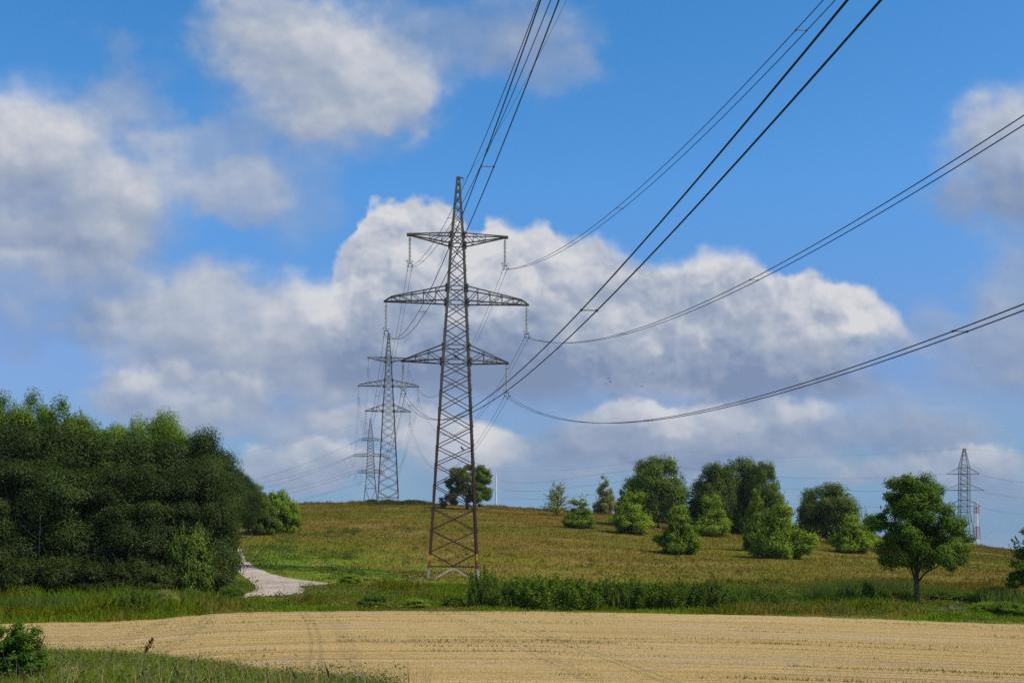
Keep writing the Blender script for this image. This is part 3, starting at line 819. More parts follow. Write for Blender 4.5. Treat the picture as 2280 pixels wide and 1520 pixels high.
# third pylon: an angle tower standing behind the crest
D3 = 3.74*D1; S3 = D3/F
base3 = gpos(825, D3)
def make_angle_pylon():
    root = empty('lattice_pylon', base3, 0, 'grey angle pylon with splayed feet, half hidden left of the crest pylon', 'pylon')
    h = lambda py: EZ + (HOR-py)*S3 - base3.z
    tw = Tower([(-.5, 21*S3), (0, 20.5*S3), (h(1061), 9.6*S3), (h(980), 6.4*S3), (h(931), .9*S3)])
    for sx in (-1, 1):
        for sy in (-1, 1): tw.leg(sx, sy, .22, .04).build('leg', M['grey_steel'], root)
    mb = MB()
    lv = list(np.linspace(h(1061), h(980), 12)); tw.xbrace(mb, lv, .13, .06, [h(1061), h(1052), h(1015), h(980), h(975)])
    top = list(np.linspace(h(980), h(935), 8)); tw.xbrace(mb, top, .10, .05)
    w = h(1087); tw.xbrace(mb, [0.0, w, h(1061)], .14, .06, [w]); mb.build('lattice_bracing', M['grey_steel'], root)
    for lo, up, half, lab in ((980, 974, 28.5, 'top crossarm'), (1015.5, 1009, 43, 'longest crossarm'), (1052, 1045, 32, 'lowest crossarm')):
        b = tw.hw(h(lo)); nodes = [x*S3 for x in np.arange(12, half-5, 6.0)]
        cr = crossarm(tw, [(b, h(lo)), (half*S3, h(lo)-.2)], [(tw.hw(h(up)), h(up)), ((half-6)*S3, h(up+3)), (half*S3, h(lo))], nodes, (-1,), .16, .09, (.25, .3, .1))
        cr.build('crossarm', M['grey_steel'], root)['label'] = lab
        cr = crossarm(tw, [(b, h(lo)), (half*S3, h(lo)-.2)], [(tw.hw(h(up)), h(up)), ((half-6)*S3, h(up+3)), (half*S3, h(lo))], nodes, (1,), .16, .09, (.25, .3, .1))
        cr.build('crossarm', M['grey_steel'], root)['label'] = lab
    return root, h
pyl3, h3 = make_angle_pylon(); pyl3.rotation_euler = (0, 0, R(9)); bpy.context.view_layer.update()
T3 = {'top': (28.5, 980.5), 'middle': (43, 1016), 'bottom': (32, 1052.5)}
def strain_string(label, p, q, group):
    """a short strain insulator lying along the pull of its cable"""
    root = empty('insulator_string', p, 0, label, 'insulator', group)
    mb = MB(); d = (q-p); n = 14; pts = []; rad = []
    for i in range(n):
        for f, r in ((0, .05), (.3, .16), (.6, .16), (.9, .05)): pts.append(d*((i+f)/n)); rad.append(r)
    mb.tube(pts, rad, 7); mb.build('glass_discs', M['glass'], root)
    return root
far_side = Vector((.2, 1, 0)).normalized()
for lv, (hx, py) in T3.items():
    for sx in (-1, 1):
        tip = pyl3.matrix_world @ Vector((sx*hx*S3, 0, h3(py)))
        A = ATT[(1, lv, sx)]; e1 = tip.lerp(A, 3.2/(A-tip).length) - Vector((0, 0, .9))
        nm = '%s arm of the angle pylon' % lv
        strain_string('strain insulator facing forward at the %s end of the %s' % (SIDE[sx], nm), tip, e1, 'strain insulators of the angle pylon')
        conductor('far twin cable, crest to angle pylon, %s ends of %s crossarms' % (SIDE[sx], lv), span(A, e1, 10.5, 40), SV, spacers=(.3, .6))
        ppx, ppy = wpx(*tip); k = {'top': .50, 'middle': .40, 'bottom': .38}[lv] + (.03 if sx > 0 else 0)
        def fo(dx): return P(ppx-dx, ppy + k*dx - .0005*dx*dx, D3 + .08*dx)
        e2 = fo(17); strain_string('strain insulator pulling left at the %s end of the %s' % (SIDE[sx], nm), tip, e2, 'strain insulators of the angle pylon')
        conductor('far twin cable descending left from %s end of the %s' % (SIDE[sx], nm), [fo(17 + i*18) for i in range(46)], far_side, .2, .02)
        mb = MB(); root = empty('jumper_loop', e1, 0, 'jumper loop under the %s end of the %s' % (SIDE[sx], nm), 'cable', 'jumper loops of the angle pylon')
        mb.tube([e1.lerp(e2, t)-e1 + Vector((0, 0, 12*t*(t-1))) for t in np.linspace(0, 1, 14)], .035, 5); mb.build('wire', M['wire'], root)
e3 = pyl3.matrix_world @ Vector((0, 0, h3(931)))
conductor('far earth wire from the crest pylon to the tip of the angle pylon', span(ATT[(1, 'earth', 0)], e3, 8, 30), SV, 0, .02)
ex, ey = wpx(*e3)
conductor('faint far earth wire descending left from the tip of the angle pylon', [P(ex-dx, ey + .36*dx - .0003*dx*dx, D3+.08*dx) for dx in range(0, 800, 20)], SV, 0, .02)

# ------------------------------------------------------------------ line beyond the hill on the right
D4 = 520.0; S4 = D4/F
base4 = gpos(2147, D4); base4.x = (2147-1140)*S4
def make_far_pylon():
    root = empty('lattice_pylon', base4, 0, 'grey lattice pylon beyond the hill at the far right, behind the maple', 'pylon')
    h = lambda py: EZ + (HOR-py)*S4 - base4.z
    k = 1/math.sqrt(2)
    tw = Tower([(-.5, 34*S4*k), (h(1215), 31*S4*k), (h(1140), 15*S4*k), (h(1041), 14.6*S4*k), (h(999), 3.2*S4*k)], R(45+9))
    for sx in (-1, 1):
        for sy in (-1, 1): tw.leg(sx, sy, .24, .05).build('leg', M['grey_steel'], root)
    mb = MB()
    tw.xbrace(mb, [h(y) for y in (1140, 1127, 1113, 1100, 1088, 1076, 1064, 1053, 1041)], .14, .06, [h(y) for y in (1140, 1127, 1113, 1091, 1077, 1055, 1041)])
    tw.xbrace(mb, [h(y) for y in (1215, 1186, 1160, 1140)], .15, .06, [h(1205)])
    tw.xbrace(mb, [h(y) for y in (1041, 1030, 1019, 1009, 1001)], .11, .05); mb.build('lattice_bracing', M['grey_steel'], root)
    mb = MB(); mb.box((0, 0, h(999)), .9, .45, .12); mb.build('peak', M['grey_steel'], root)
    for py, upy, l, r_, lab in ((1055, 1042, 40, 34, 'top crossarm'), (1091, 1079, 48, 44, 'longest crossarm'), (1127, 1114, 40, 36, 'lowest crossarm')):
        mb = MB()
        for sx, n in ((-1, l), (1, r_)):
            for sy in (-1, 1):
                mb.bar((0, sy*1.5, h(py)), (sx*n*S4, sy*.2, h(py)), .2, .2)
                mb.bar((sx*13*S4, sy*.8, h(upy)), (sx*n*S4*.97, sy*.2, h(py)+.15), .12, .12)
            mb.bar((sx*24*S4, -.8, h(py)), (sx*24*S4, -.4, lerp(h(py), h(upy), .55)), .1, .1)
        mb.build('crossarm', M['grey_steel'], root)['label'] = lab
    return root
pyl4 = make_far_pylon()
def make_pole(label, px, d, top, arms, r=.42):
    b = gpos(px, d); s = d/F; root = empty('steel_pole', b, 0, label, 'pole', 'white poles carrying a line beyond the hill')
    h = lambda py: EZ + (HOR-py)*s - b.z
    mb = MB(); mb.tube([(0, 0, -.5), (0, 0, h(top+12)), (0, 0, h(top+12)+.02), (0, 0, h(top))], [r, r*.72, .16, .10], 12); mb.build('shaft', M['white_steel'], root)
    for py, n in arms:
        mb = MB(); mb.bar((-n*s, 0, h(py)), (n*s, 0, h(py)), .12, .14); ca = mb.build('crossarm', M['white_steel'], root)
        for sx in (-1, 1):
            mb = MB(); mb.tube([(sx*n*s, 0, h(py)), (sx*n*s, 0, h(py-6))], .07, 6); mb.build('post_insulator', M['glass'], ca)
    return root
make_pole('slim white steel pole with short crossarms, right of the lone hilltop tree', 1104.5, 560, 1049, ((1073, 10), (1092, 17), (1109, 10)))
make_pole('top of a white steel pole showing above the big dark round tree', 1495.5, 480, 1003, ((1016, 11), (1036, 16), (1056, 11)), .5)
def pline(label, pts, r=.03, gap=.16):
    """smooth curve through photo-derived world points (px, py, depth)"""
    out = []
    p = [P(*q) for q in pts]
    for i in range(len(p)-1):
        p0 = p[max(i-1, 0)]; p1 = p[i]; p2 = p[i+1]; p3 = p[min(i+2, len(p)-1)]
        for k in range(8):
            t = k/8; out.append(.5*((2*p1) + (p2-p0)*t + (2*p0-5*p1+4*p2-p3)*t*t + (3*p1-p0-3*p2+p3)*t**3))
    out.append(p[-1])
    conductor(label, out, Vector((0, 1, 0)) if not gap else Vector((.1, 1, 0)).normalized(), gap, r, group='cables of the line beyond the hill')
LINE2 = [('top', 1073, 1068, 1038, 1063, 1055, 1072, 10), ('middle', 1092, 1090, 1060, 1090, 1091, 1107, 17), ('lowest', 1109, 1112, 1082, 1126, 1127, 1144, 10)]
for nm, a, am, b, bm, c, e, w in LINE2:
    pline('faint %s cable between the two white poles behind the hill' % nm, [(1104+w, a, 560), (1200, a+1, 545), (1320, (am+b)/2+4, 525), (1495-w, b, 480)])
    pline('faint %s cable from the tall white pole to the far right pylon' % nm, [(1495+w, b, 480), (1660, (b+bm)/2+7, 500), (1880, bm+2, 510), (2147-38, c, 520)])
    pline('faint %s cable leaving the far right pylon towards the right edge' % nm, [(2147+42, c+4, 520), (2240, (c+e)/2+5, 525), (2300, e+3, 530), (2420, e+12, 540)])
pline('faint earth wire between the two white poles', [(1104, 1049, 560), (1250, 1046, 540), (1400, 1030, 510), (1495, 1003, 480)], .02, 0)
pline('faint earth wire from the tall white pole to the peak of the far right pylon', [(1495, 1003, 480), (1640, 1014, 495), (1830, 1016, 508), (2147, 999, 520)], .02, 0)
pline('faint earth wire leaving the peak of the far right pylon', [(2147, 999, 520), (2230, 1005, 525), (2400, 1018, 540)], .02, 0)

def make_mast():
    d = 700.0; s = d/F; b = gpos(2174, d); h = lambda py: EZ + (HOR-py)*s - b.z
    root = empty('radio_mast', b, R(20), 'red and white banded lattice radio mast beside the far right pylon', 'mast')
    tw = Tower([(-.5, 1.6), (h(1200), 1.45), (h(1140), 1.0), (h(1116), .8)])
    cuts = [-.5, h(1200), h(1171), h(1143), h(1128), h(1114)]
    for i, (a, c) in enumerate(zip(cuts[:-1], cuts[1:])):
        mb = MB()
        for sx in (-1, 1):
            for sy in (-1, 1): mb.bar(tw.corner(sx, sy, a), tw.corner(sx, sy, c), .3, .3)
        n = max(2, int((c-a)/1.8)); tw.xbrace(mb, list(np.linspace(a, c, n+1)), .15, .1)
        mb.build('mast_section', M['white_steel'] if i % 2 == 0 else M['mast_red'], root)['label'] = 'white section' if i % 2 == 0 else 'red section'
make_mast()

# ------------------------------------------------------------------ birds
def make_crow(label, loc, rz, scale=1.0):
    root = empty('crow', loc, rz, label, 'bird', 'crows perched on the nearest pylon')
    mb = MB()
    mb.tube([(-.17, 0, .13), (-.13, 0, .15), (-.04, 0, .20), (.05, 0, .29), (.09, 0, .36), (.10, 0, .40), (.12, 0, .44), (.155, 0, .45), (.18, 0, .445), (.24, 0, .43)],
            [.02, .05, .09, .095, .07, .05, .055, .048, .02, .006], 10)
    mb.build('body', M['crow'], root, True)
    for s in (-1, 1):
        mb = MB(); mb.tube([(.06, s*.085, .33), (-.02, s*.105, .25), (-.14, s*.07, .12), (-.24, s*.03, .02)], [.03, .05, .04, .008], 6); mb.build('wing', M['crow'], root, True)
        mb = MB(); mb.tube([(.02, s*.04, .22), (.0, s*.04, .10), (.01, s*.04, .015)], [.03, .012, .01], 5); mb.bar((-.04, s*.04, .012), (.06, s*.04, .012), .03, .015); mb.build('leg', M['crow'], root)
    mb = MB(); mb.box8([(-.34, -.05, -.02), (-.34, .05, -.02), (-.14, .03, .12), (-.14, -.03, .12), (-.35, -.05, 0), (-.35, .05, 0), (-.14, .03, .15), (-.14, -.03, .15)]); mb.build('tail', M['crow'], root)
    root.scale = (scale,)*3
    return root
hw805 = 31*S1
make_crow('black crow perched on the lowest crossarm between the legs of the nearest pylon', pyl1.matrix_world @ Vector((-.05, -hw805-.02, H1(805)+.08)), R(200), 1.15)
def _brace_point(t):
    a = (-float(np.interp(H1(1035), [0, H1(805)], [57.2*S1, hw805]))); b = -a*.965
    return Vector((a + (b-a)*t, -abs(a)*.985-.03, H1(1035) + (H1(996)-H1(1035))*t + .06))
make_crow('black crow perched on a diagonal brace low on the nearest pylon', pyl1.matrix_world @ _brace_point(.70), R(190), 1.15)
def make_flier(label, px, py, d, rz, sp):
    root = empty('flying_bird', P(px, py, d), rz, label, 'bird', 'tiny birds flying under the big cloud'); root.scale = (sp,)*3
    mb = MB(); mb.tube([(-.25, 0, 0), (-.1, 0, .01), (.08, 0, .02), (.18, 0, .03), (.25, 0, .02)], [.01, .06, .07, .04, .005], 7)
    mb.build('body', M['crow'], root, True)
    for s in (-1, 1):
        mb = MB(); mb.box8([(-.08, s*.05, .02), (.08, s*.05, .02), (.06, s*.28, .14), (-.08, s*.28, .14), (-.08, s*.05, .05), (.08, s*.05, .05), (.06, s*.28, .155), (-.08, s*.28, .155)])
        mb.box8([(-.08, s*.28, .14), (.06, s*.28, .14), (-.04, s*.52, .08), (-.08, s*.52, .08), (-.08, s*.28, .155), (.06, s*.28, .155), (-.04, s*.52, .09), (-.08, s*.52, .09)])
        mb.build('wing', M['crow'], root)
make_flier('tiny bird, topmost of the three flying close together under the cloud', 1355, 843, 260, 1.0, 1)
make_flier('tiny bird, right one of the three flying close together under the cloud', 1359, 850, 262, .4, 1.1)
make_flier('tiny bird, lower left of the three flying close together under the cloud', 1349, 854, 258, 2.0, 1)
make_flier('tiny lone bird flying to the right of the group of three', 1429, 860, 270, .8, 1)
make_flier('tiny lone bird flying low above the big dark tree', 1644, 967, 290, 1.5, 1)
#@@PART3
# ------------------------------------------------------------------ foliage
def unit(v): return v/np.maximum(np.linalg.norm(v, axis=-1, keepdims=True), 1e-9)
def leaf_quads(cen, nrm, size, rng, aspect=.55):
    n = len(cen); nrm = unit(nrm); t = unit(np.cross(nrm, unit(rng.normal(size=(n, 3))))); b = np.cross(nrm, t)
    s = size[:, None]
    v = np.stack([cen - t*s, cen - b*s*aspect, cen + t*s, cen + b*s*aspect], 1).reshape(-1, 3)
    return v, np.arange(4*n)
def crown_mesh(name, seed, lobes, nclump, nleaf, leaf, clump=.8, flat=.7, shell=.5, shoots=0, shoot_len=1.2, low=-.75, up=.4):
    """lobes: (cx, cy, cz, rx, ry, rz, weight). Leaves sit in clumps spread through the lobes, mostly near their outside."""
    rng = np.random.default_rng(seed); lobes = np.array(lobes, float)
    w = lobes[:, 6]*(lobes[:, 3]*lobes[:, 5]); w = w/w.sum()
    k = rng.choice(len(lobes), nclump, p=w)
    d = unit(rng.normal(size=(nclump, 3)))
    d[:, 2] = np.where(d[:, 2] < low, -d[:, 2], d[:, 2])
    rad = shell + (1.04-shell)*rng.random(nclump)**.6
    cc = lobes[k, :3] + d*rad[:, None]*lobes[k, 3:6]
    csz = clump*(.55 + .9*rng.random(nclump)); ctone = rng.random(nclump)
    i = rng.choice(nclump, nleaf, p=csz**2/(csz**2).sum())
    g = unit(rng.normal(size=(nleaf, 3)))*(rng.random(nleaf)**.42)[:, None]; off = g*(csz[i]*(1+.10*rng.normal(size=nleaf)))[:, None]; off[:, 2] *= flat
    cen = cc[i] + off
    nr = unit(g)*.75 + d[i]*.45 + np.array((0, 0, up)) + rng.normal(size=(nleaf, 3))*.42
    size = leaf*(.6+.8*rng.random(nleaf)); var = np.clip(.55*ctone[i] + .45*rng.random(nleaf), 0, 1)
    if shoots:
        ks = rng.choice(len(lobes), shoots, p=w); ds = unit(rng.normal(size=(shoots, 3))); ds[:, 2] = np.abs(ds[:, 2])*1.2+.15; ds = unit(ds)
        st = lobes[ks, :3] + ds*.9*lobes[ks, 3:6]; dr = unit(ds*np.array((.7, .7, .5)) + np.array((0, 0, .75)) + rng.normal(size=(shoots, 3))*.12)
        per = 26; tt = rng.random((shoots, per)); ln = shoot_len*(.5+rng.random(shoots))
        sc = (st[:, None, :] + dr[:, None, :]*(tt*ln[:, None])[..., None] + rng.normal(size=(shoots, per, 3))*(leaf*.9*(1.15-tt))[..., None]).reshape(-1, 3)
        cen = np.vstack([cen, sc]); m = len(sc)
        nr = np.vstack([nr, rng.normal(size=(m, 3)) + np.array((0, 0, .3))]); size = np.concatenate([size, leaf*(.5+.6*rng.random(m))]); var = np.concatenate([var, .3+.7*rng.random(m)])
    cen[:, 2] = np.maximum(cen[:, 2], .05)
    v, f = leaf_quads(cen, nr, size, rng)
    return np_mesh(name, v, f, 4, attr=var)
def shrub_mesh(name, seed, h, w, nbr, nleaf, leaf, open_=0.0, taper=1.0, spiky=1.0):
    """young tree or bush: leafy boughs rising from a short stem and arching out, upright leaders on top"""
    rng = np.random.default_rng(seed)
    cen = []; nrm = []; var = []; stems = []
    per = nleaf//nbr
    lop = .85 + .3*rng.random(12)
    for b in range(nbr):
        a = rng.random()*2*math.pi; f0 = rng.random()**1.25*.8; z0 = h*f0
        reach = w/2*(1-f0)**(.85*taper)*(.6+.6*rng.random())*lop[int(a/6.2832*12) % 12]; rise = h*(.05 + .16*rng.random())*(1+.8*f0)
        t = rng.random(per)**.62
        ca, sa = math.cos(a), math.sin(a)
        r = reach*t; z = z0 + .10*h + rise*(t**1.7) - h*.09*(1-f0)*t*rng.random()
        wob = rng.normal(size=(per, 3))*np.array((1, 1, .7))*(w*.040*(1.35-t))[:, None]
        cen.append(np.stack([ca*r, sa*r, z], -1) + wob)
        nrm.append(np.stack([ca*np.ones(per)*.5, sa*np.ones(per)*.5, np.ones(per)*.8], -1) + rng.normal(size=(per, 3))*.5)
        var.append(np.clip(.6*rng.random() + .25*t + .25*rng.random(per), 0, 1))
        if b % 4 == 0: stems.append([(0, 0, z0*.8), (ca*reach*.5, sa*reach*.5, z0+.1*h+rise*.3), (ca*reach, sa*reach, z0+.1*h+rise)])
    for b in range(int(max(7, nbr//7)*spiky)):
        a = rng.random()*6.28; r0 = w*.20*rng.random()**.7; m = int(per*.55); t = rng.random(m); l = h*(1.04 - 1.3*r0/w)*(.82+.25*rng.random())
        px_, py_ = math.cos(a), math.sin(a); zb = l*.55
        c = np.stack([px_*(r0+t*w*.05), py_*(r0+t*w*.05), zb+(l-zb)*t], -1) + rng.normal(size=(m, 3))*(w*.026*(1.25-t))[:, None]
        cen.append(c); nrm.append(rng.normal(size=(m, 3))+np.array((0, 0, .5))); var.append(.4+.6*rng.random(m))
        stems.append([(0, 0, h*.05), (px_*r0, py_*r0, zb), (px_*(r0+w*.05), py_*(r0+w*.05), l)])
    cen = np.vstack(cen); nrm = np.vstack(nrm); var = np.concatenate(var)
    if open_ > 0:
        k = rng.random(len(cen)) > open_; cen, nrm, var = cen[k], nrm[k], var[k]
    cen[:, 2] = np.maximum(cen[:, 2], .04)
    v, f = leaf_quads(cen, nrm, leaf*(.6+.8*rng.random(len(cen))), rng)
    return np_mesh(name, v, f, 4, attr=var), stems
def stems_mesh(name, stems, r0, r1=.015, n=5):
    mb = MB()
    for s in stems: mb.tube(s, list(np.linspace(r0, r1, len(s))), n)
    return mb.mesh(name)
def trunk_mesh(name, seed, h, r, spread, nlimb=7, z0=.25, bend=.25, n=8):
    rng = np.random.default_rng(seed); mb = MB(); pts = []; k = 7
    for i in range(k):
        t = i/(k-1); pts.append((rng.normal()*bend*t, rng.normal()*bend*t, -.3+(h+.3)*t))
    mb.tube(pts, [r*1.35] + [r*(1-.8*i/(k-1)) for i in range(1, k)], n)
    for j in range(nlimb):
        t = z0 + (.9-z0)*j/max(1, nlimb-1); i = t*(k-1); a = int(min(i, k-2)); p = Vector(pts[a]).lerp(Vector(pts[a+1]), i-a); an = rng.random()*6.28
        ln = spread*(1-.6*t)*(.7+.5*rng.random()); d = Vector((math.cos(an), math.sin(an), .55+.5*rng.random()))
        q = p + d*ln*.5; e = p + d*ln + Vector((0, 0, ln*.25)); rr = r*(1-.75*t)*.5
        mb.tube([p, q, e], [rr, rr*.6, rr*.15], 6)
        an2 = an + rng.normal()*.8; mb.tube([q, q + Vector((math.cos(an2), math.sin(an2), .8))*ln*.4], [rr*.5, rr*.1], 5)
    return mb.mesh(name)

def make_tree(name, label, cat, group, loc, crown, leafm, trunk, barkm, s=(1, 1), rz=0.0, extra=None):
    """an Empty at the foot with crown and trunk as its parts; s scales width and height"""
    root = empty(name, loc, rz, label, cat, group)
    key = (crown.name, leafm.name)
    if key not in _CR:
        me = crown if not crown.materials else crown.copy()
        me.materials.clear(); me.materials.append(leafm); _CR[key] = me
    c = link('crown', _CR[key], None, root); c.scale = (s[0], s[0], s[1])
    if trunk is not None:
        t = link('trunk', trunk, barkm, root); t.scale = (s[0]*.5+.5*s[1], s[0]*.5+.5*s[1], s[1])
    return root
_CR = {}
rnd = random.Random(5)

# --- the wood on the left: every tree its own thing
FA = [crown_mesh('wood_crown_%d' % i, 20+i, [(0, 0, 7.2, 3.6, 3.6, 5.6, 1), (1.6*math.cos(i*2), 1.6*math.sin(i*2), 4.2, 2.9, 2.9, 3.6, 1), (-1.5*math.cos(i*2+.6), 1.2*math.sin(i), 9.4, 2.3, 2.3, 3.4, 1), (.6, -1.2, 2.2, 2.8, 2.6, 2.3, .8)], 95, 62000, .098, 1.35, .78, .62, 14, 1.0, -.9) for i in range(4)]
FP = [crown_mesh('poplar_crown_%d' % i, 40+i, [(0, 0, 13, 2.6, 2.6, 7.5, 1), (1.3, .6, 15.5, 1.3, 1.3, 5.0, 1), (-1.4, -.4, 15.0, 1.3, 1.3, 5.2, 1), (.2, -1.4, 14.2, 1.4, 1.4, 5, 1), (0, 0, 17, .8, .8, 4.8, 1), (1.5, -1, 17, .7, .7, 3.6, .8), (-1.6, .8, 16.6, .7, .7, 3.4, .8)], 120, 48000, .10, .85, 1.5, .5, 60, 1.4, -.9) for i in range(2)]
FB = [crown_mesh('broad_crown_%d' % i, 50+i, [(0, 0, 9, 4.2, 4.0, 5.5, 1), (2, 0, 11, 2.6, 2.6, 3.6, 1), (-2, .8, 10.5, 2.6, 2.6, 3.8, 1), (0, -1.5, 12, 2.2, 2.2, 3.2, 1)], 90, 54000, .105, 1.4, .8, .6, 40, .8, -.9) for i in range(2)]
def mound(name, seed, leaf, n, tall, shoots, slen):
    r = np.random.default_rng(seed); lob = [(0, 0, 1.2, 2.1, 2.1, 1.4, 1.1)] if tall else [(0, 0, 1.5, 1.9, 1.9, 1.6, 1)]
    for k in range(5):
        a = k*1.256 + r.random(); q = .5+.9*r.random(); lob.append((q*math.cos(a), q*math.sin(a), (.7+.7*r.random()) if tall else (1.0+1.3*r.random()), 1.0+.6*r.random(), 1.0+.6*r.random(), .9+.5*r.random(), .8))
    for k in range(5 if tall else 2):
        lob.append((r.normal()*.3, r.normal()*.3, 2.2+(.8*k if tall else .3*k), 1.4-.28*k, 1.4-.28*k, 1.1-.05*k, .9))
    me = crown_mesh(name, seed, lob, 100, n, leaf, .58, .75, .5, shoots, slen, -.8)
    st = [[(0, 0, -.1), (r.normal()*.3, r.normal()*.3, 1.2), (r.normal()*.9, r.normal()*.9, 2.6+r.random())] for k in range(9)]
    return me, st
US = [mound('scrub_crown_%d' % i, 160+i, .085, 22000, False, 90, .9) for i in range(3)]
def thicket(name, seed, leaf, n):
    """willowy scrub: a crowd of upright leafy shoots rising from the ground, taller towards the middle"""
    r = np.random.default_rng(seed); k = 85; per = n//k; cen, nrm, var, st = [], [], [], []
    for b in range(k):
        a = r.random()*6.283; q = r.random()**.55; x0, y0 = 2.2*q*math.cos(a), 1.6*q*math.sin(a)
        l = (4.0*(1-.45*q*q))*(.55+.5*r.random()); lx, ly = x0*.22 + r.normal()*.18, y0*.22 + r.normal()*.18
        t = .06 + .94*r.random(per)**.8
        cen.append(np.stack([x0+lx*t**1.5, y0+ly*t**1.5, l*t], -1) + r.normal(size=(per, 3))*np.array((1, 1, .6))*(.30*(1.15-t))[:, None])
        nrm.append(r.normal(size=(per, 3))*.7 + np.array((x0*.25, y0*.25, .55))); var.append(np.clip(.6*r.random()+.4*r.random(per), 0, 1))
        if b % 5 == 0: st.append([(x0*.8, y0*.8, -.1), (x0, y0, l*.4), (x0+lx, y0+ly, l*.95)])
    cen = np.vstack(cen); cen[:, 2] = np.maximum(cen[:, 2], .04)
    v, f = leaf_quads(cen, np.vstack(nrm), leaf*(.6+.8*r.random(len(cen))), r, .42)
    return np_mesh(name, v, f, 4, attr=np.concatenate(var)), st
TK = [thicket('thicket_crown_%d' % i, 260+i, .085, 20000) for i in range(3)]
TKW = None
TR = [trunk_mesh('wood_trunk_%d' % i, 70+i, 11.5, .17, 4.6, 14, .12) for i in range(3)]
TP = trunk_mesh('poplar_trunk', 75, 18, .22, 2.2, 10, .3, .3)
TW = [stems_mesh('scrub_stems_%d' % i, US[i][1], .035) for i in range(3)]
TKW = [stems_mesh('thicket_stems_%d' % i, TK[i][1], .03) for i in range(3)]
ORD = ['first', 'second', 'third', 'fourth', 'fifth', 'sixth', 'seventh', 'eighth', 'ninth', 'tenth', 'eleventh', 'twelfth', 'thirteenth']
def wood_tree(kind, px, d, top, wid, label, leafm=None, pale=False, name='broadleaf_tree'):
    p = gpos(px, d); p.z -= .1
    h = EZ + (HOR-top)*d/F - p.z; w = wid*d/F
    if kind == 'A': me = rnd.choice(FA); h0, w0, tr, lm = 13.2, 7.8, rnd.choice(TR), M['leaf_wood_shade']
    elif kind == 'P': me = rnd.choice(FP); h0, w0, tr, lm = 23.2, 6.0, TP, M['leaf_poplar']
    else: me = rnd.choice(FB); h0, w0, tr, lm = 15.4, 9.2, rnd.choice(TR), M['leaf_poplar']
    make_tree(name, label, 'tree', 'trees of the wood on the left', p, me, leafm or lm, tr, M['pale_bark'] if pale else M['bark'], (w/w0, h/h0), rnd.random()*6.28)
back = [(-40, 152, 872, 125), (8, 150, 860, 120), (72, 152, 855, 120), (138, 150, 870, 125), (190, 151, 898, 105), (228, 149, 930, 90)]
for i, (px, d, tp, w) in enumerate(back):
    wood_tree('P', px, d, tp, w, 'tall sunlit pointed poplar at the back of the wood, %s from the left' % ORD[i], name='poplar_tree')
for i, (px, d, tp, w) in enumerate([(275, 150, 950, 130), (340, 150, 922, 140), (395, 149, 950, 120)]):
    wood_tree('B', px, d, tp, w, 'rounded yellow-green tree behind the shade-darkened trees, %s of three from the left' % ORD[i])
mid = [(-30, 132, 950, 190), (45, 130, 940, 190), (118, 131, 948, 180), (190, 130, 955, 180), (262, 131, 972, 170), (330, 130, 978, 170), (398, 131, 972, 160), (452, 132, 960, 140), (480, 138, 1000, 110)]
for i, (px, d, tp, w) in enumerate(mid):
    wood_tree('A', px, d, tp, w, 'shade-darkened tree in the middle rank of the wood, %s from the left' % ORD[i])
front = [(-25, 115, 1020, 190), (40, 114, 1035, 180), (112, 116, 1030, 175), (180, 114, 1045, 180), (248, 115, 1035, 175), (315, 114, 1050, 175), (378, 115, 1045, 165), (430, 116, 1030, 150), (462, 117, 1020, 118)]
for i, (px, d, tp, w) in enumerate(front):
    wood_tree('A', px, d, tp, w, 'shade-darkened tree at the front edge of the wood, %s from the left' % ORD[i], pale=(i % 3 != 1))
wood_tree('B', 490, 124, 1050, 108, 'dark spreading tree overhanging the road where it enters the wood', M['leaf_wood_shade'])
wood_tree('B', 528, 186, 1046, 92, 'dark tree behind the road bend at the right end of the wood', M['leaf_wood_shade'])
wood_tree('B', 560, 200, 1072, 66, "slightly lower dark tree at the wood's right end, beside the bright round bush", M['leaf_hill'])
def scrub(px, d, top, wid, label, leafm, grp, name='bush', cat='bush', meshes=None, sc=None):
    p = gpos(px, d); p.z -= .05
    i = rnd.randrange(3); me, st = (meshes or US)[i]; h0 = 4.7 if meshes is SB else (5.6 if meshes is SH else 3.8); w0 = 5.0 if meshes is SH else 4.5
    h = EZ + (HOR-top)*d/F - p.z; w = wid*d/F
    r = empty(name, p, rnd.random()*6.28, label, cat, grp)
    key = (me.name, leafm.name)
    if key not in _CR:
        m2 = me if not me.materials else me.copy(); m2.materials.clear(); m2.materials.append(leafm); _CR[key] = m2
    c = link('foliage', _CR[key], None, r); c.scale = (w/w0, w/w0, h/h0)
    t = link('stems', (sc or TW)[i], M['bark'], r); t.scale = (w/w0, w/w0, h/h0)
    return r
SB = SH = None
G1 = 'bushes along the foot of the wood'
for i, (px, d, tp, w) in enumerate([(-10, 107, 1185, 130), (62, 106, 1215, 130), (140, 106, 1210, 130), (215, 106, 1225, 120), (290, 107, 1215, 130), (350, 106, 1235, 115), (470, 110, 1205, 110)]):
    scrub(px, d, tp, w, 'dark bush at the foot of the wood, %s from the left' % ORD[i], M['leaf_under'], G1)
scrub(425, 108, 1130, 125, 'taller mid-green bush in front of the shade-darkened trees near the road', M['leaf_hill'], None)
scrub(450, 115, 1235, 70, 'low bush on the bank where the road disappears behind the wood', M['leaf_under'], None)
scrub(520, 108, 1290, 62, 'low weedy bush on the inside of the road bend', M['leaf_willow'], None)
BB = crown_mesh('round_bush_crown', 66, [(0, 0, 2.0, 2.9, 2.6, 2.3, 1), (1.5, -.3, 1.5, 2.0, 2.0, 1.7, 1), (-1.6, 0, 1.9, 2.2, 2.2, 2.1, 1), (2.6, 0, .9, 1.4, 1.6, 1.1, .8)], 150, 30000, .10, .55, .8, .5, 60, .7, -.7)
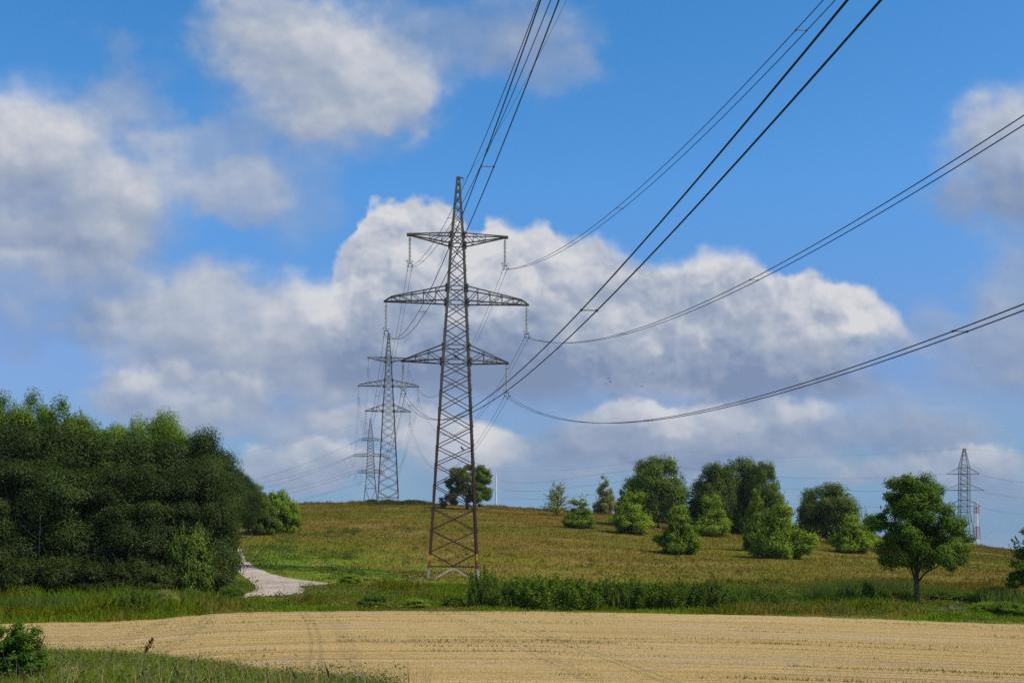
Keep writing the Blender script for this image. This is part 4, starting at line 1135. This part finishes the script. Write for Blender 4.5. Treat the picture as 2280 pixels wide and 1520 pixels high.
def round_bush(px, d, top, wid, label, lm):
    p = gpos(px, d); p.z -= .1; h = EZ + (HOR-top)*d/F - p.z; w = wid*d/F
    r = empty('bush', p, 0, label, 'bush', None); key = ('bb', lm.name)
    if key not in _CR: m2 = BB.copy(); m2.materials.clear(); m2.materials.append(lm); _CR[key] = m2
    c = link('foliage', _CR[key], None, r); c.scale = (w/7.2, w/7.2, h/4.6)
    t = link('stems', TW[0], M['bark'], r); t.scale = (w/9, w/9, h/7)
round_bush(620, 212, 1092, 100, 'bright yellow-green rounded bush at the right tip of the wood', M['leaf_shrub'])
round_bush(580, 208, 1104, 78, 'mid-green bush between the dark trees and the bright rounded bush', M['leaf_hill'])
scrub(640, 214, 1126, 56, 'small green bush on the right flank of the bright rounded bush', M['leaf_shrub'], None)
scrub(300, 88, 1308, 82, 'dark feathery bush standing alone in the tall grass before the wood', M['leaf_hill'], None, 'bush', 'bush', TK, TKW)
scrub(375, 96, 1300, 60, 'grey-green feathery bush behind the lone dark bush', M['leaf_grey'], None)
wood_trunk_p = gpos(86, 111.5)
tb = empty('dead_stem', wood_trunk_p, 0, 'bare pale grey trunk showing against the dark front of the wood', 'tree')
mb = MB(); mb.tube([(0, 0, -.2), (.05, 0, 2), (.0, .1, 4.2), (.15, 0, 6.5), (.1, .1, 9)], [.11, .09, .07, .05, .02], 8)
mb.build('trunk', M['pale_bark'], tb)
mb = MB()
for z, a, l in ((2.2, .3, 1.6), (3.6, 2.8, 1.5), (4.4, -.2, 1.8), (5.3, 3.4, 1.6), (6.1, .1, 1.3), (7, 2.9, 1.1)):
    mb.tube([(.05, 0, z), (.05+math.cos(a)*l*.5, math.sin(a)*l*.5, z+l*.35), (.05+math.cos(a)*l, math.sin(a)*l, z+l*.9)], [.03, .018, .006], 4)
mb.build('bare_branches', M['pale_bark'], tb)

# --- trees on the hill
HT = [crown_mesh('hill_crown_%d' % i, 80+i, [(0, 0, 6.2, 5.2, 5.2, 5.4, 1), (2.2, .5, 4.2, 3.6, 3.6, 3.6, 1), (-2.4, 0, 4.6, 3.4, 3.4, 3.8, 1), (.5, -1, 8.6, 3.2, 3.2, 2.8, 1), (-1.2, 1.5, 8.2, 2.8, 2.8, 2.8, 1)], 150, 48000, .15, 1.5, .75, .55, 40, .9, -.85) for i in range(3)]
TH = [trunk_mesh('hill_trunk_%d' % i, 90+i, 8, .35, 4.5, 9, .12, .3) for i in range(2)]
def hill_tree(px, d, top, wid, label, leafm=None, i=0, z=None):
    p = gpos(px, d); h = EZ + (HOR-top)*d/F - p.z; w = wid*d/F
    make_tree('round_tree', label, 'tree', None, p, HT[i], leafm or M['leaf_hill'], TH[i % 2], M['bark'], (w/11.6, h/11.9), rnd.random()*6.28)
HC = crown_mesh('crest_crown', 83, [(.8, 0, 7.2, 3.9, 4.2, 3.4, 1), (-2.2, .3, 6.6, 2.6, 3.2, 3.4, 1), (3.6, 0, 8.0, 2.0, 2.6, 2.2, 1), (2.9, 0, 3.4, 2.7, 3, 3, 1), (-1.4, -.5, 3.2, 3.0, 3, 2.9, 1), (-4.6, 0, 1.9, 1.9, 2, 1.9, 1)], 220, 40000, .17, .85, .75, .55, 24, .8, -.85)
p = gpos(1040, 305); h = EZ + (HOR-1032)*305/F - p.z
make_tree('round_tree', 'lone broad tree on the hill crest, seen through the legs of the nearest pylon', 'tree', None, p, HC, M['leaf_hill'], TH[0], M['bark'], ((112*305/F)/12.2, h/11.0), 0)
hill_tree(1464, 262, 1019, 138, 'big dense dark-green round tree with a white pole top above it', None, 1)
hill_tree(1592, 262, 1036, 100, 'left tree of the dark clump right of the big round tree, rounded and bluish', M['leaf_hill'], 0)
hill_tree(1645, 268, 1018, 110, 'middle, tallest tree of the dark clump right of the big round tree', M['leaf_hill'], 2)
hill_tree(1700, 262, 1030, 80, 'right tree of the dark clump, with loose upright twigs on top', M['leaf_hill'], 1)
hill_tree(1843, 248, 1080, 132, 'isolated round dark tree on the slope left of the maple', None, 0)
SH = [mound('young_tree_crown_%d' % i, 170+i, .095, 26000, True, 120, .95) for i in range(3)]
SW = [stems_mesh('young_tree_stems_%d' % i, SH[i][1], .05) for i in range(3)]
SB = [shrub_mesh('spiky_crown_%d' % i, 110+i, 5.0, 5.2, 60, 7000, .09, .4, .7, 2.2) for i in range(3)]
SBW = [stems_mesh('spiky_stems_%d' % i, SB[i][1], .05) for i in range(3)]
G2 = 'young trees scattered over the slope'
def slope(px, base, top, wid, label, lm, spiky=False):
    d = on_ground(px, base)
    return scrub(px, d, top - 3, wid*1.12, label, M[lm], G2, 'young_tree', 'young tree', SB if spiky else SH, SBW if spiky else SW)
slope(1241, 1147, 1088, 62, 'thin spiky young tree with bare twigs, leftmost on the skyline', 'leaf_grey', True)
slope(1292, 1175, 1113, 72, 'low dark-green bushy young tree just right of the spiky one', 'leaf_shrub')
slope(1348, 1146, 1072, 52, 'narrow grey-green pointed young tree on the skyline', 'leaf_grey')
slope(1388, 1148, 1092, 46, 'small dark young tree tucked behind the bright yellow-green one', 'leaf_hill')
slope(1406, 1187, 1097, 92, 'bright yellow-green rounded young tree left of the big round tree', 'leaf_bright')
slope(1496, 1165, 1096, 98, 'mid-green young tree at the foot of the big round tree', 'leaf_shrub')
slope(1508, 1232, 1118, 100, 'tall dark-green conical young tree lowest on the slope, below the big round tree', 'leaf_shrub')
slope(1588, 1194, 1106, 82, 'olive green young tree with a visible short stem below the dark clump', 'leaf_shrub')
slope(1560, 1172, 1108, 80, 'dull green young tree in the shade below the dark clump', 'leaf_hill')
slope(1640, 1188, 1098, 88, 'mid-green young tree between the clump and the pair at the front', 'leaf_shrub')
slope(1688, 1226, 1108, 74, 'left one of the close pair of large young trees on the slope', 'leaf_shrub')
slope(1738, 1243, 1116, 116, 'right and larger one of the close pair of large young trees on the slope', 'leaf_shrub')
slope(1722, 1190, 1092, 90, 'bright-tipped young tree rising behind the close pair', 'leaf_bright')
slope(1545, 1182, 1112, 84, 'low dark-green young tree between the big round tree and the olive one', 'leaf_hill')
slope(1614, 1176, 1104, 92, 'dull green young tree filling the gap behind the olive one', 'leaf_shrub')
slope(1668, 1184, 1102, 84, 'dark green young tree just behind the close pair, below the clump', 'leaf_hill')
slope(1800, 1202, 1112, 62, 'narrow upright young tree right of the close pair', 'leaf_shrub')
slope(1852, 1186, 1136, 74, 'low grey-green rounded shrub in front of the isolated round tree', 'leaf_grey')
slope(1892, 1230, 1142, 92, 'bright green conical young tree just left of the maple', 'leaf_bright')
slope(1930, 1222, 1146, 52, 'small young tree squeezed between the bright conical one and the maple', 'leaf_shrub')
slope(2132, 1232, 1160, 60, 'young tree peeping out right of the maple on the hill edge', 'leaf_shrub')

# --- the maple by the field
def maple():
    d = on_ground(2041, 1346, 85); s = d/F; p = gpos(2041, d)
    root = empty('maple_tree', p, 0, 'large maple with a clear trunk and two-lobed crown beside the field', 'tree')
    k = s; X = lambda px: (px-2041)*k; Z = lambda py: (1346-py)*k
    lob = [(X(2026), 0, Z(1120), 62*k, 60*k, 58*k, 1), (X(2008), .2, Z(1180), 62*k, 66*k, 62*k, 1), (X(2055), -.3, Z(1165), 66*k, 62*k, 70*k, 1), (X(2112), 0, Z(1205), 46*k, 56*k, 52*k, 1.1), (X(2090), -.6, Z(1238), 56*k, 56*k, 38*k, 1),
           (X(1998), -.4, Z(1228), 44*k, 50*k, 34*k, 1), (X(2050), 0, Z(1082), 34*k, 36*k, 24*k, 1), (X(1968), .2, Z(1160), 20*k, 30*k, 34*k, .8), (X(2074), .4, Z(1090), 24*k, 30*k, 22*k, .8)]
    lob = lob + [(X(2036), 0, Z(1074), 20*k, 22*k, 16*k, .8), (X(2060), 0, Z(1066), 14*k, 16*k, 10*k, .6)]
    link('crown', crown_mesh('maple_crown', 7, lob, 190, 78000, .085, .72, .7, .5, 40, .45, -.85), M['leaf_maple'], root).scale = (.97, .97, 1)
    mb = MB()
    mb.tube([(0, 0, -.25), (.02, 0, .35), (0, 0, 1.4), (-.02, 0, 2.5)], [.34, .24, .20, .19], 10)
    for pts, r in (([(-.02, 0, 2.3), (-.15, .05, 3.4), (-.3, 0, 5.4), (-.5, .1, 8.4)], .13), ([(.04, 0, 2.4), (.10, -.05, 3.6), (.25, 0, 6), (.3, 0, 9)], .14), ([(-.06, 0, 1.9), (-.5, .1, 3.3), (-1.1, 0, 4.6), (-2, .1, 5.8)], .10),
                   ([(.06, 0, 1.9), (.75, -.1, 2.75), (1.7, 0, 3.2), (2.6, .1, 4.2), (3.1, .1, 5.4)], .10), ([(.05, 0, 2.5), (.7, .2, 3.8), (1.7, .3, 4.8)], .08), ([(-.1, 0, 3), (-.8, -.4, 4.1), (-1.6, -.6, 4.5)], .06), ([(0, 0, 2.8), (.3, -.8, 4), (.7, -1.5, 5)], .06)):
        mb.tube(pts, list(np.linspace(r, .025, len(pts))), 7)
    mb.build('trunk', noise_mat('maple_bark', (.04, .035, .018), (.12, .11, .05), 4, .9), root, True)
maple()
def edge_tree():
    p = gpos(2296, 100); k = 100/F
    root = empty('leaning_tree', p, 0, 'leaning tree cut off by the right edge of the photo', 'tree')
    X = lambda px: (px-2296)*k; Z = lambda py: (float(wpx(*p)[1])-py)*k
    lob = [(X(2285), 0, Z(1262), 38*k, 40*k, 44*k, 1), (X(2308), 0, Z(1228), 46*k, 44*k, 54*k, 1), (X(2266), 0, Z(1290), 30*k, 36*k, 18*k, 1), (X(2320), 0, Z(1280), 40*k, 44*k, 40*k, 1)]
    link('crown', crown_mesh('edge_crown', 9, lob, 110, 15000, .10, .5, .6, .45, 40, .8, -.8), M['leaf_maple'], root)
    mb = MB(); mb.tube([(0, 0, -.2), (-.05, 0, .6), (-.3, 0, 1.3), (-.9, 0, 2.0), (-1.5, 0, 2.5)], [.13, .11, .09, .06, .02], 8); mb.tube([(-.1, 0, .8), (.1, 0, 2.2), (.3, 0, 4)], [.09, .07, .03], 7)
    mb.build('trunk', M['pale_bark'], root)
edge_tree()

# --- scrub row and small plants along the far edge of the field
G3 = 'scrub bushes along the far side of the field'
row = [(1078, 1350, 1262, 66, 'leaf_willow', 'tall dark pointed bush at the foot of the nearest pylon'),
       (1122, 1353, 1300, 80, 'leaf_willow', 'bush right beside the tall pointed bush at the pylon foot'),
       (1180, 1355, 1280, 110, 'leaf_willow', 'broad bush of the scrub row, second right of the pointed bush'), (1240, 1354, 1280, 105, 'leaf_shrub', 'lighter broad bush of the scrub row, third right of the pointed bush'),
       (1300, 1355, 1284, 100, 'leaf_willow', 'broad bush of the scrub row, fourth right of the pointed bush'), (1352, 1354, 1288, 90, 'leaf_hill', 'darker bush of the scrub row, fifth right of the pointed bush'),
       (1408, 1354, 1284, 95, 'leaf_willow', 'bush in the middle of the scrub row, sixth right of the pointed bush'), (1455, 1356, 1292, 90, 'leaf_shrub', 'bush of the scrub row, seventh right of the pointed bush'),
       (1508, 1358, 1290, 85, 'leaf_willow', 'bush of the scrub row, eighth right of the pointed bush'), (1575, 1358, 1290, 90, 'leaf_hill', 'densest, darkest bush near the right end of the scrub row'),
       (1632, 1352, 1300, 70, 'leaf_willow', 'second last bush at the right end of the scrub row'), (1676, 1350, 1304, 55, 'leaf_shrub', 'last bush at the right end of the scrub row')]
for px, b, t, w, lm, lab in row: scrub(px, on_ground(px, b), t, w*1.25, lab, M['leaf_willow' if lm == 'leaf_shrub' else lm], G3, 'bush', 'bush', TK, TKW)
for px, b, t, w, lm, lab in [(1714, 1350, 1314, 62, 'leaf_willow', 'low ragged bush where the scrub row thins out'), (1888, 1338, 1304, 66, 'leaf_hill', 'dark weedy thicket left of the slender sapling'),
        (1966, 1338, 1306, 74, 'leaf_hill', 'dark weedy thicket between the sapling and the maple trunk'), (2012, 1339, 1310, 54, 'leaf_hill', 'dark weedy thicket just left of the maple trunk')]:
    scrub(px, on_ground(px, b), t, w*1.2, lab, M[lm], G3, 'bush', 'bush', TK, TKW)
small = [(1742, 1343, 1308, 36, 'leaf_willow', 'small dark round bush standing alone right of the scrub row', None), (2110, 1338, 1312, 80, 'leaf_willow', 'low leafy clump right of the maple trunk', None),
         (2150, 1340, 1316, 60, 'leaf_willow', 'low leafy clump beside the dead branches', None), (2222, 1342, 1306, 62, 'leaf_willow', 'upright dark-green bush near the right edge', None), (2250, 1372, 1338, 90, 'leaf_willow', 'low spreading bush in the lower right corner of the meadow', None),
         (2195, 1362, 1338, 60, 'leaf_shrub', 'low bush between the dead branches and the right edge', None),
         (830, 1352, 1322, 60, 'leaf_hill', 'small bush in the grass left of the nearest pylon, near the field', None), (780, 1298, 1276, 50, 'leaf_shrub', 'low bush at the end of the gravel track', None),
         (925, 1352, 1330, 60, 'leaf_shrub', 'low bush in the grass below the left pylon foot', None), (1008, 1350, 1328, 50, 'leaf_hill', 'small bush below the middle of the nearest pylon', None)]
for px, b, t, w, lm, lab, g in small: scrub(px, on_ground(px, b), t, w*1.1, lab, M[lm], g)
scrub(1932, on_ground(1932, 1346), 1294, 34, 'slender leafy sapling left of the maple trunk', M['leaf_maple'], None, 'sapling', 'sapling')
def near_bush():
    p = gpos(38, 24.0); root = empty('bramble_bush', p, 0, 'leafy green bramble bush close by in the lower left corner', 'bush')
    k = 24/F; Z = lambda py: (wpx(*p)[1]-py)*k; X = lambda px: (px-38)*k
    lob = [(X(38), 0, Z(1470), 58*k, .5, 50*k, 1), (X(10), 0, Z(1445), 50*k, .5, 45*k, 1), (X(52), 0, Z(1415), 34*k, .35, 26*k, 1), (X(70), -.1, Z(1480), 34*k, .4, 40*k, 1), (X(-30), 0, Z(1470), 60*k, .5, 60*k, 1), (X(36), 0, Z(1515), 70*k, .5, 30*k, 1)]
    link('foliage', crown_mesh('bramble_crown', 11, lob, 230, 26000, .026, .11, .7, .3, 80, .22, -.9), M['leaf_bramble'], root)
    rng = random.Random(3); st = []
    for i in range(26):
        a = rng.random()*6.28; r = .75*rng.random(); st.append([(math.cos(a)*r*.3, math.sin(a)*r*.2, -.1), (math.cos(a)*r*.7, math.sin(a)*r*.5, .6), (math.cos(a)*r, math.sin(a)*r*.6, .9+.4*rng.random())])
    link('stems', stems_mesh('bramble_stems', st, .008, .003), M['bark'], root)
near_bush()
def reed():
    p = gpos(322, 21.5); k = 21.5/F; root = empty('reed_stalk', p, 0, 'single reed stalk with a dark brown seed plume, leaning right above the bank', 'reed')
    t = lambda px, py: Vector(((px-322)*k, 0, (wpx(*p)[1]-py)*k))
    mb = MB(); mb.tube([t(320, 1520), t(322, 1480), t(325, 1450), t(330, 1436)], .006, 5); mb.build('stem', M['dead_wood'], root)
    rng = np.random.default_rng(4); a, b = np.array(t(323, 1450)), np.array(t(340, 1420)); n = 240; f = rng.random(n)
    c = a + (b-a)*f[:, None] + rng.normal(size=(n, 3))*(.030*np.sin(np.clip(f, .05, .97)*math.pi)**.8)[:, None]
    v, q = leaf_quads(c, rng.normal(size=(n, 3)), np.full(n, .022), rng, .3)
    link('plume', np_mesh('plume', v, q, 4, attr=rng.random(n)), leaf_mat('reed_plume', (.035, .014, .012), (.09, .04, .03), .1), root)
reed()
def dead_pile():
    d = on_ground(2130, 1362, 85); p = gpos(2130, d); root = empty('branch_pile', p, 0, 'small heap of dead grey branches in the grass right of the maple', 'branches')
    rng = random.Random(8); mb = MB()
    for i in range(46):
        a = rng.uniform(-.5, .5); x = rng.uniform(-.9, .7); y = rng.uniform(-.6, .6); l = rng.uniform(.4, 1.1); z = rng.uniform(.05, .35)*(1-abs(x)*.6)
        mb.tube([(x-math.cos(a)*l/2, y-math.sin(a)*l/2, z+.1), (x+math.cos(a)*l/2, y+math.sin(a)*l/2, z-.12)], [rng.uniform(.02, .04), .012], 5)
    mb.build('twigs', M['dead_wood'], root)
    mb = MB(); mb.tube([(-.35, -.55, .55), (.1, -.6, .33), (.55, -.65, .02)], [.032, .032, .025], 6); mb.build('bleached_log', M['pale_bark'], root)
dead_pile()

# ------------------------------------------------------------------ grasses (nobody could count them)
def blades(name, x, y, hgt, wid, colr, mat, lean=.45, z=None, label=None, cat='grass'):
    n = len(x); rng = np.random.default_rng(len(x)); zz = zt(x, y) if z is None else z
    a = rng.random(n)*6.28; ca, sa = np.cos(a), np.sin(a); b = np.stack([x, y, zz-.04], -1)
    off = np.stack([ca, sa*.4, np.zeros(n)], -1)*(wid/2)[:, None]
    l = rng.normal(size=(n, 2))*lean
    tip = b + np.stack([l[:, 0]*hgt, l[:, 1]*hgt, hgt*np.clip(1-.3*np.hypot(l[:, 0], l[:, 1]), .4, 1)], -1)
    mid = (b+tip)/2 + np.stack([-l[:, 0]*hgt*.12, -l[:, 1]*hgt*.12, hgt*.10], -1)
    v = np.stack([b-off, b+off, mid+off*.8, tip, mid-off*.8], 1).reshape(-1, 3)
    f = np.arange(5*n)
    me = np_mesh(name, v, f, 5, cattr=('FACE', np.clip(colr, 0, 1)))
    o = link(name, me, mat); tag(o, label, cat, kind='stuff'); return o
def scatter(n, px0, px1, d0, d1, seed, fn=None, power=1.0):
    rng = np.random.default_rng(seed); px = px0 + (px1-px0)*rng.random(n)
    u = rng.random(n); d = d0*(d1/d0)**u if power == 0 else (d0**2 + (d1**2-d0**2)*u)**.5
    x = (px-1140)*d/F; k = np.ones(n, bool)
    if fn is not None: k = fn(x, d, px)
    return x[k], d[k], px[k], rng
def vary(c, rng, a=.28):
    n = len(c); return c*(1-a+2*a*rng.random((n, 1)))*(1+.12*rng.normal(size=(n, 3)))
def offroad(x, d, px):
    py = HOR-(zt(x, d)-EZ)*F/d
    return ~inpoly(px + 9*(vnoise(x*1.7, d*.9, 3)-.5), py + 7*(vnoise(x*1.3, d*.7, 5)-.5), ROAD)
# meadow on the slope
x, d, px, rng = scatter(500000, -300, 2740, 118, 390, 1, offroad)
blades('meadow_grass', x, d, (.14+.30*rng.random(len(x)))*(.6+.8*fbm(x/5, d/5, 3, 4)), .04+.07*rng.random(len(x)), vary(gcol(x, d)*1.10*(.85+.3*fbm(x/4, d/4, 4, 1))[:, None], rng, .18), M['blade'], .5, label='dry brown and olive grass covering the slope')
# lusher grass along the far side of the field and round the road
de = lambda px: far_edge(px)
def vf(x, d, px): return offroad(x, d, px) & (d > de(px) - .8 + 1.2*(vnoise(x, d, 3)-.5))
x, d, px, rng = scatter(360000, -320, 2760, 74, 132, 2, vf)
tall = sstep(.45, .7, fbm(x/6, d/4, 4, 2)); left = 1 - sstep(420, 620, px); edge = sstep(0, 5, d-de(px))
hg = (.22 + .60*tall + .45*left)*(.5+1.0*fbm(x/1.4, d/1.1, 3, 2))*(.6+.8*rng.random(len(x)))*(.45+.55*edge)
py_ = HOR-(zt(x, d)-EZ)*F/d
hg = hg*np.where(inpoly(px, py_-6, ROAD) | inpoly(px, py_-12, ROAD) | inpoly(px, py_-18, ROAD), .30, 1)
blades('verge_grass', x, d, hg, .03+.05*rng.random(len(x)), vary(gcol(x, d)*np.array((1.25, 1.28, .9))*(.75+.5*fbm(x/2.5, d/1.6, 4, 5))[:, None], rng, .3), M['blade'], .35, label='green unmown grass between the field and the slope')
# reed-like tall grass clumps
cl = [(1180, 101, 70, 1.9, 6000), (1255, 100.5, 80, 2.1, 8000), (1330, 102, 80, 1.8, 6000), (1400, 100, 70, 2.0, 6000), (1470, 101, 80, 1.8, 6000), (1540, 100, 80, 2.0, 7000), (1625, 101, 80, 1.7, 6000), (1130, 102, 50, 1.6, 3500), (1650, 108, 70, 1.3, 2500), (1840, 108, 60, 1.5, 3500), (1925, 112, 90, 1.7, 5500), (2000, 112, 60, 1.5, 3500), (2090, 108, 60, 1.2, 2500), (2225, 100, 40, 1.6, 2000), (1340, 106, 80, 1.5, 3000), (400, 100, 90, 1.4, 4500), (515, 122, 50, 1.0, 3000), (440, 110, 60, 1.0, 3000), (1905, 111, 60, 1.7, 6000), (1965, 111.5, 60, 1.6, 5000), (1150, 103, 60, 1.5, 3500), (1300, 102, 110, 1.5, 5000), (1480, 102, 90, 1.5, 4500), (1560, 103, 80, 1.4, 3500), (1720, 104, 60, 1.0, 2000), (60, 92, 120, 1.2, 5000), (190, 92, 110, 1.2, 5000)]
xs, ys, hs = [], [], []; rng = np.random.default_rng(77)
for pc, dc, wp, hh, n in cl:
    xx = (pc-1140)*dc/F + rng.normal(size=n)*wp*dc/F*.42; yy = dc + rng.normal(size=n)*1.2; xs.append(xx); ys.append(yy); hs.append(hh*(.6+.5*rng.random(n)))
x = np.concatenate(xs); d = np.concatenate(ys); h = np.concatenate(hs)
cc = np.array((.10, .165, .02)) + (np.array((.19, .235, .04))-np.array((.10, .165, .02)))*rng.random((len(x), 1))
blades('tall_reed_grass', x, d, h, .035+.03*rng.random(len(x)), vary(cc, rng, .2), M['blade'], .16, label='clumps of tall upright reed grass along the far side of the field')
# seed heads and tall stalks that roughen the skyline of the slope
rng = np.random.default_rng(41); px = 560 + 1760*rng.random(16000); dd = np.linspace(200, 420, 111)
sky = np.array([dd[np.argmin(HOR - (zt((p-1140)*dd/F, dd)-EZ)*F/dd)] for p in np.arange(560, 2330, 10)])
d = np.interp(px, np.arange(560, 2330, 10), sky) + rng.normal(size=len(px))*9; x = (px-1140)*d/F
cl_ = sstep(.40, .66, fbm(x/4, d/30, 4, 2)); hh = (.25+.75*rng.random(len(x)))*(.35+.9*cl_)
blades('crest_stalks', x, d, hh, .05+.06*rng.random(len(x)), vary(gcol(x, d)*1.1, rng, .35), M['blade'], .35, label='dry grass stalks along the skyline of the slope')
# dark tussocks on the crest round the feet of the second pylon
x, d, px, rng = scatter(30000, 795, 990, 322, 350, 5)
cn = sstep(.42, .66, fbm(x/3.2, d/9, 4, 1)); k = rng.random(len(x)) < np.interp(px, [795, 835, 900, 990], [.0, 1, .8, .0])*(.08+.92*cn)
cn = cn[k]; x, d = x[k], d[k]
blades('crest_grass', x, d, (.4+1.0*rng.random(len(x)))*(.5+.6*cn), .10+.08*rng.random(len(x)), vary(np.tile(np.array((.085, .105, .025)), (len(x), 1)), rng, .4), M['blade'], .3, label='rank green grass on the crest round the feet of the second pylon')
# stubble
def rowv(x, d): return (d-30)/(de(1140+F*x/d)-30)*62
def sf(x, d, px): return (d < de(px)-.4) & (d > foot(px)+.2) & (vnoise(x*.5, rowv(x, d)*2.6, 1) > .30)
x, d, px, rng = scatter(420000, -250, 2700, 34, 97, 3, sf, 0)
rv = rowv(x, d)
cs = np.array((.67, .482, .208))*(.66+.66*fbm(x/55, rv*1.3, 4, 2, .6))[:, None]
cs = cs*(1-.5*sstep(.68, .82, vnoise(x/70, rv*2.9, 4)))[:, None]
ph = 1.6*fbm(x/60, rv/9, 3, 5)
cs = cs*(1 - .10*np.sin(6.283*(rv/2.3 + ph)) - .08*np.sin(6.283*(rv/.8 + ph)))[:, None]
gp = (sstep(.52, .7, fbm(x/26+4, rv/4.5, 3, 7))*.7)[:, None]; cs = cs + (np.array((.50, .42, .28))-cs)*gp
blades('stubble', x, d, .04+.07*rng.random(len(x)), .014+.014*rng.random(len(x)), vary(cs, rng, .18), M['straw'], .4, z=np.maximum(zt(x, d), 0)+.03, label='cut straw stubble covering the field', cat='stubble')
x, d, px, rng = scatter(170000, -250, 2700, 34, 97, 31, lambda x, d, px: (d < de(px)-.4) & (d > foot(px)+.2), 0)
rv = rowv(x, d); edge = de(px)-d
k = (vnoise(x/16, rv*1.15, 6)*.75 + .25*vnoise(x/2.2, rv*3, 2) + .14*np.exp(-((edge-4.0)/1.3)**2)) > .74
gx, gd = x[k], d[k]; gr = np.random.default_rng(2)
blades('field_weeds', gx, gd, .08+.14*gr.random(len(gx)), np.full(len(gx), .035), vary(np.tile(np.array((.20, .205, .06)), (len(gx), 1)), gr), M['blade'], .5, z=np.maximum(zt(gx, gd), 0)+.03, label='thin green weeds growing in lines through the stubble', cat='weeds')
# leafy weeds: low mounds of broad leaves in the verge and on the bank
def weeds(name, seed, ncl, per, px0, px1, d0, d1, leaf, rad, hgt, cols, fn, label):
    rng = np.random.default_rng(seed); x, d, px, _ = scatter(ncl, px0, px1, d0, d1, seed+1, fn)
    n = len(x); rr = rad*(.5+rng.random(n)); hh = hgt*(.4+.9*rng.random(n)); i = np.repeat(np.arange(n), per)
    u = rng.normal(size=(n*per, 3))*.5; zf = np.abs(u[:, 2])
    cx = x[i] + u[:, 0]*rr[i]; cy = d[i] + u[:, 1]*rr[i]; cz = zt(cx, cy) + zf*hh[i]*np.exp(-(u[:, 0]**2+u[:, 1]**2))
    nr = np.stack([u[:, 0]*.5, u[:, 1]*.5, np.full(n*per, .8)], -1) + rng.normal(size=(n*per, 3))*.55
    v, f = leaf_quads(np.stack([cx, cy, cz], -1), nr, leaf*(.5+rng.random(n*per)), rng)
    c = np.array(cols)[rng.integers(0, len(cols), n)][i]*(.65+.7*rng.random((n*per, 1)))
    o = link(name, np_mesh(name, v, f, 4, cattr=('FACE', np.clip(c, 0, 1))), M['blade']); tag(o, label, 'weeds', kind='stuff')
WC = [(.09, .15, .02), (.07, .12, .02), (.14, .18, .025), (.11, .15, .04), (.19, .19, .05)]
weeds('verge_weeds', 21, 2600, 42, -200, 2420, 80, 128, .085, .9, .95, WC, lambda x, d, px: offroad(x, d, px) & (d > de(px)+1.5) & (fbm(x/9, d/5, 4, 6) > .46), 'low leafy weeds in the strip between field and slope')
weeds('roadside_weeds', 27, 420, 60, 545, 800, 128, 215, .12, 1.3, 1.1, [(.10, .15, .02), (.15, .19, .025), (.09, .13, .03)], lambda x, d, px: offroad(x, d, px) & (fbm(x/9, d/12, 4, 3) > .47), 'lush green weeds on the bank above the road bend')
weeds('slope_weeds', 23, 1500, 30, -100, 2400, 128, 300, .13, .9, .6, [(.10, .13, .02), (.14, .16, .02), (.09, .11, .03)], lambda x, d, px: offroad(x, d, px) & (fbm(x/22, d/22, 4, 5) > .52), 'scattered green weed patches on the dry slope')
# the bank in front
def bf(x, d, px): return (d < foot(px)+.5*vnoise(x, d, 2))
x, d, px, rng = scatter(190000, -300, 960, 16, 57, 4, bf, 0)
hg = (.22+.40*rng.random(len(x)))*(.35+1.0*fbm(x/1.1, d/1.4, 4, 3))*np.interp(px, [-120, 500, 760, 940], [.9, .9, .6, .3])
blades('bank_grass', x, d, hg, .008+.010*rng.random(len(x)), vary(gcol(x, d)*1.1*(.7+.6*fbm(x/.9, d/1.3, 3, 6))[:, None], rng, .35), M['blade'], .5, label='rough green and straw-coloured grass on the near bank')
k = rng.random(len(x)) < .010; x, d = x[k], d[k]
blades('dry_stalks', x, d, .5+.45*rng.random(len(x)), np.full(len(x), .007), vary(np.tile(np.array((.42, .32, .16)), (len(x), 1)), rng), M['straw'], .3, label='pale dry stalks sticking out of the near bank grass')
weeds('bank_weeds', 25, 1700, 60, -60, 900, 18, 52, .030, .32, .55, WC, lambda x, d, px: (d < foot(px)) & (fbm(x/1.6, d/2, 4, 6) > .45), 'broad-leaved weeds among the rough grass of the near bank')

# ------------------------------------------------------------------ thin summer haze between things and the sky
def build_haze():
    hx = 9600.0; z0 = -1.0 + min(0.0, float(min(v.co.z for v in bpy.data.meshes['ground'].vertices))); z1 = 78.0
    mb = MB(); mb.box((0, 0, (z0+z1)/2), hx, hx, (z1-z0)/2)
    m = bpy.data.materials.new('haze_air'); m.use_nodes = True; nt = m.node_tree; nt.nodes.clear()
    o = add(nt, 'ShaderNodeOutputMaterial'); v = add(nt, 'ShaderNodeVolumePrincipled')
    v.inputs['Color'].default_value = (.86, .92, 1.0, 1); v.inputs['Density'].default_value = HAZE; v.inputs['Anisotropy'].default_value = .2
    nt.links.new(v.outputs[0], o.inputs['Volume'])
    tag(mb.build('haze', m), 'thin pale summer haze over the fields', 'haze', kind='stuff')
HAZE = 0.00005
build_haze()
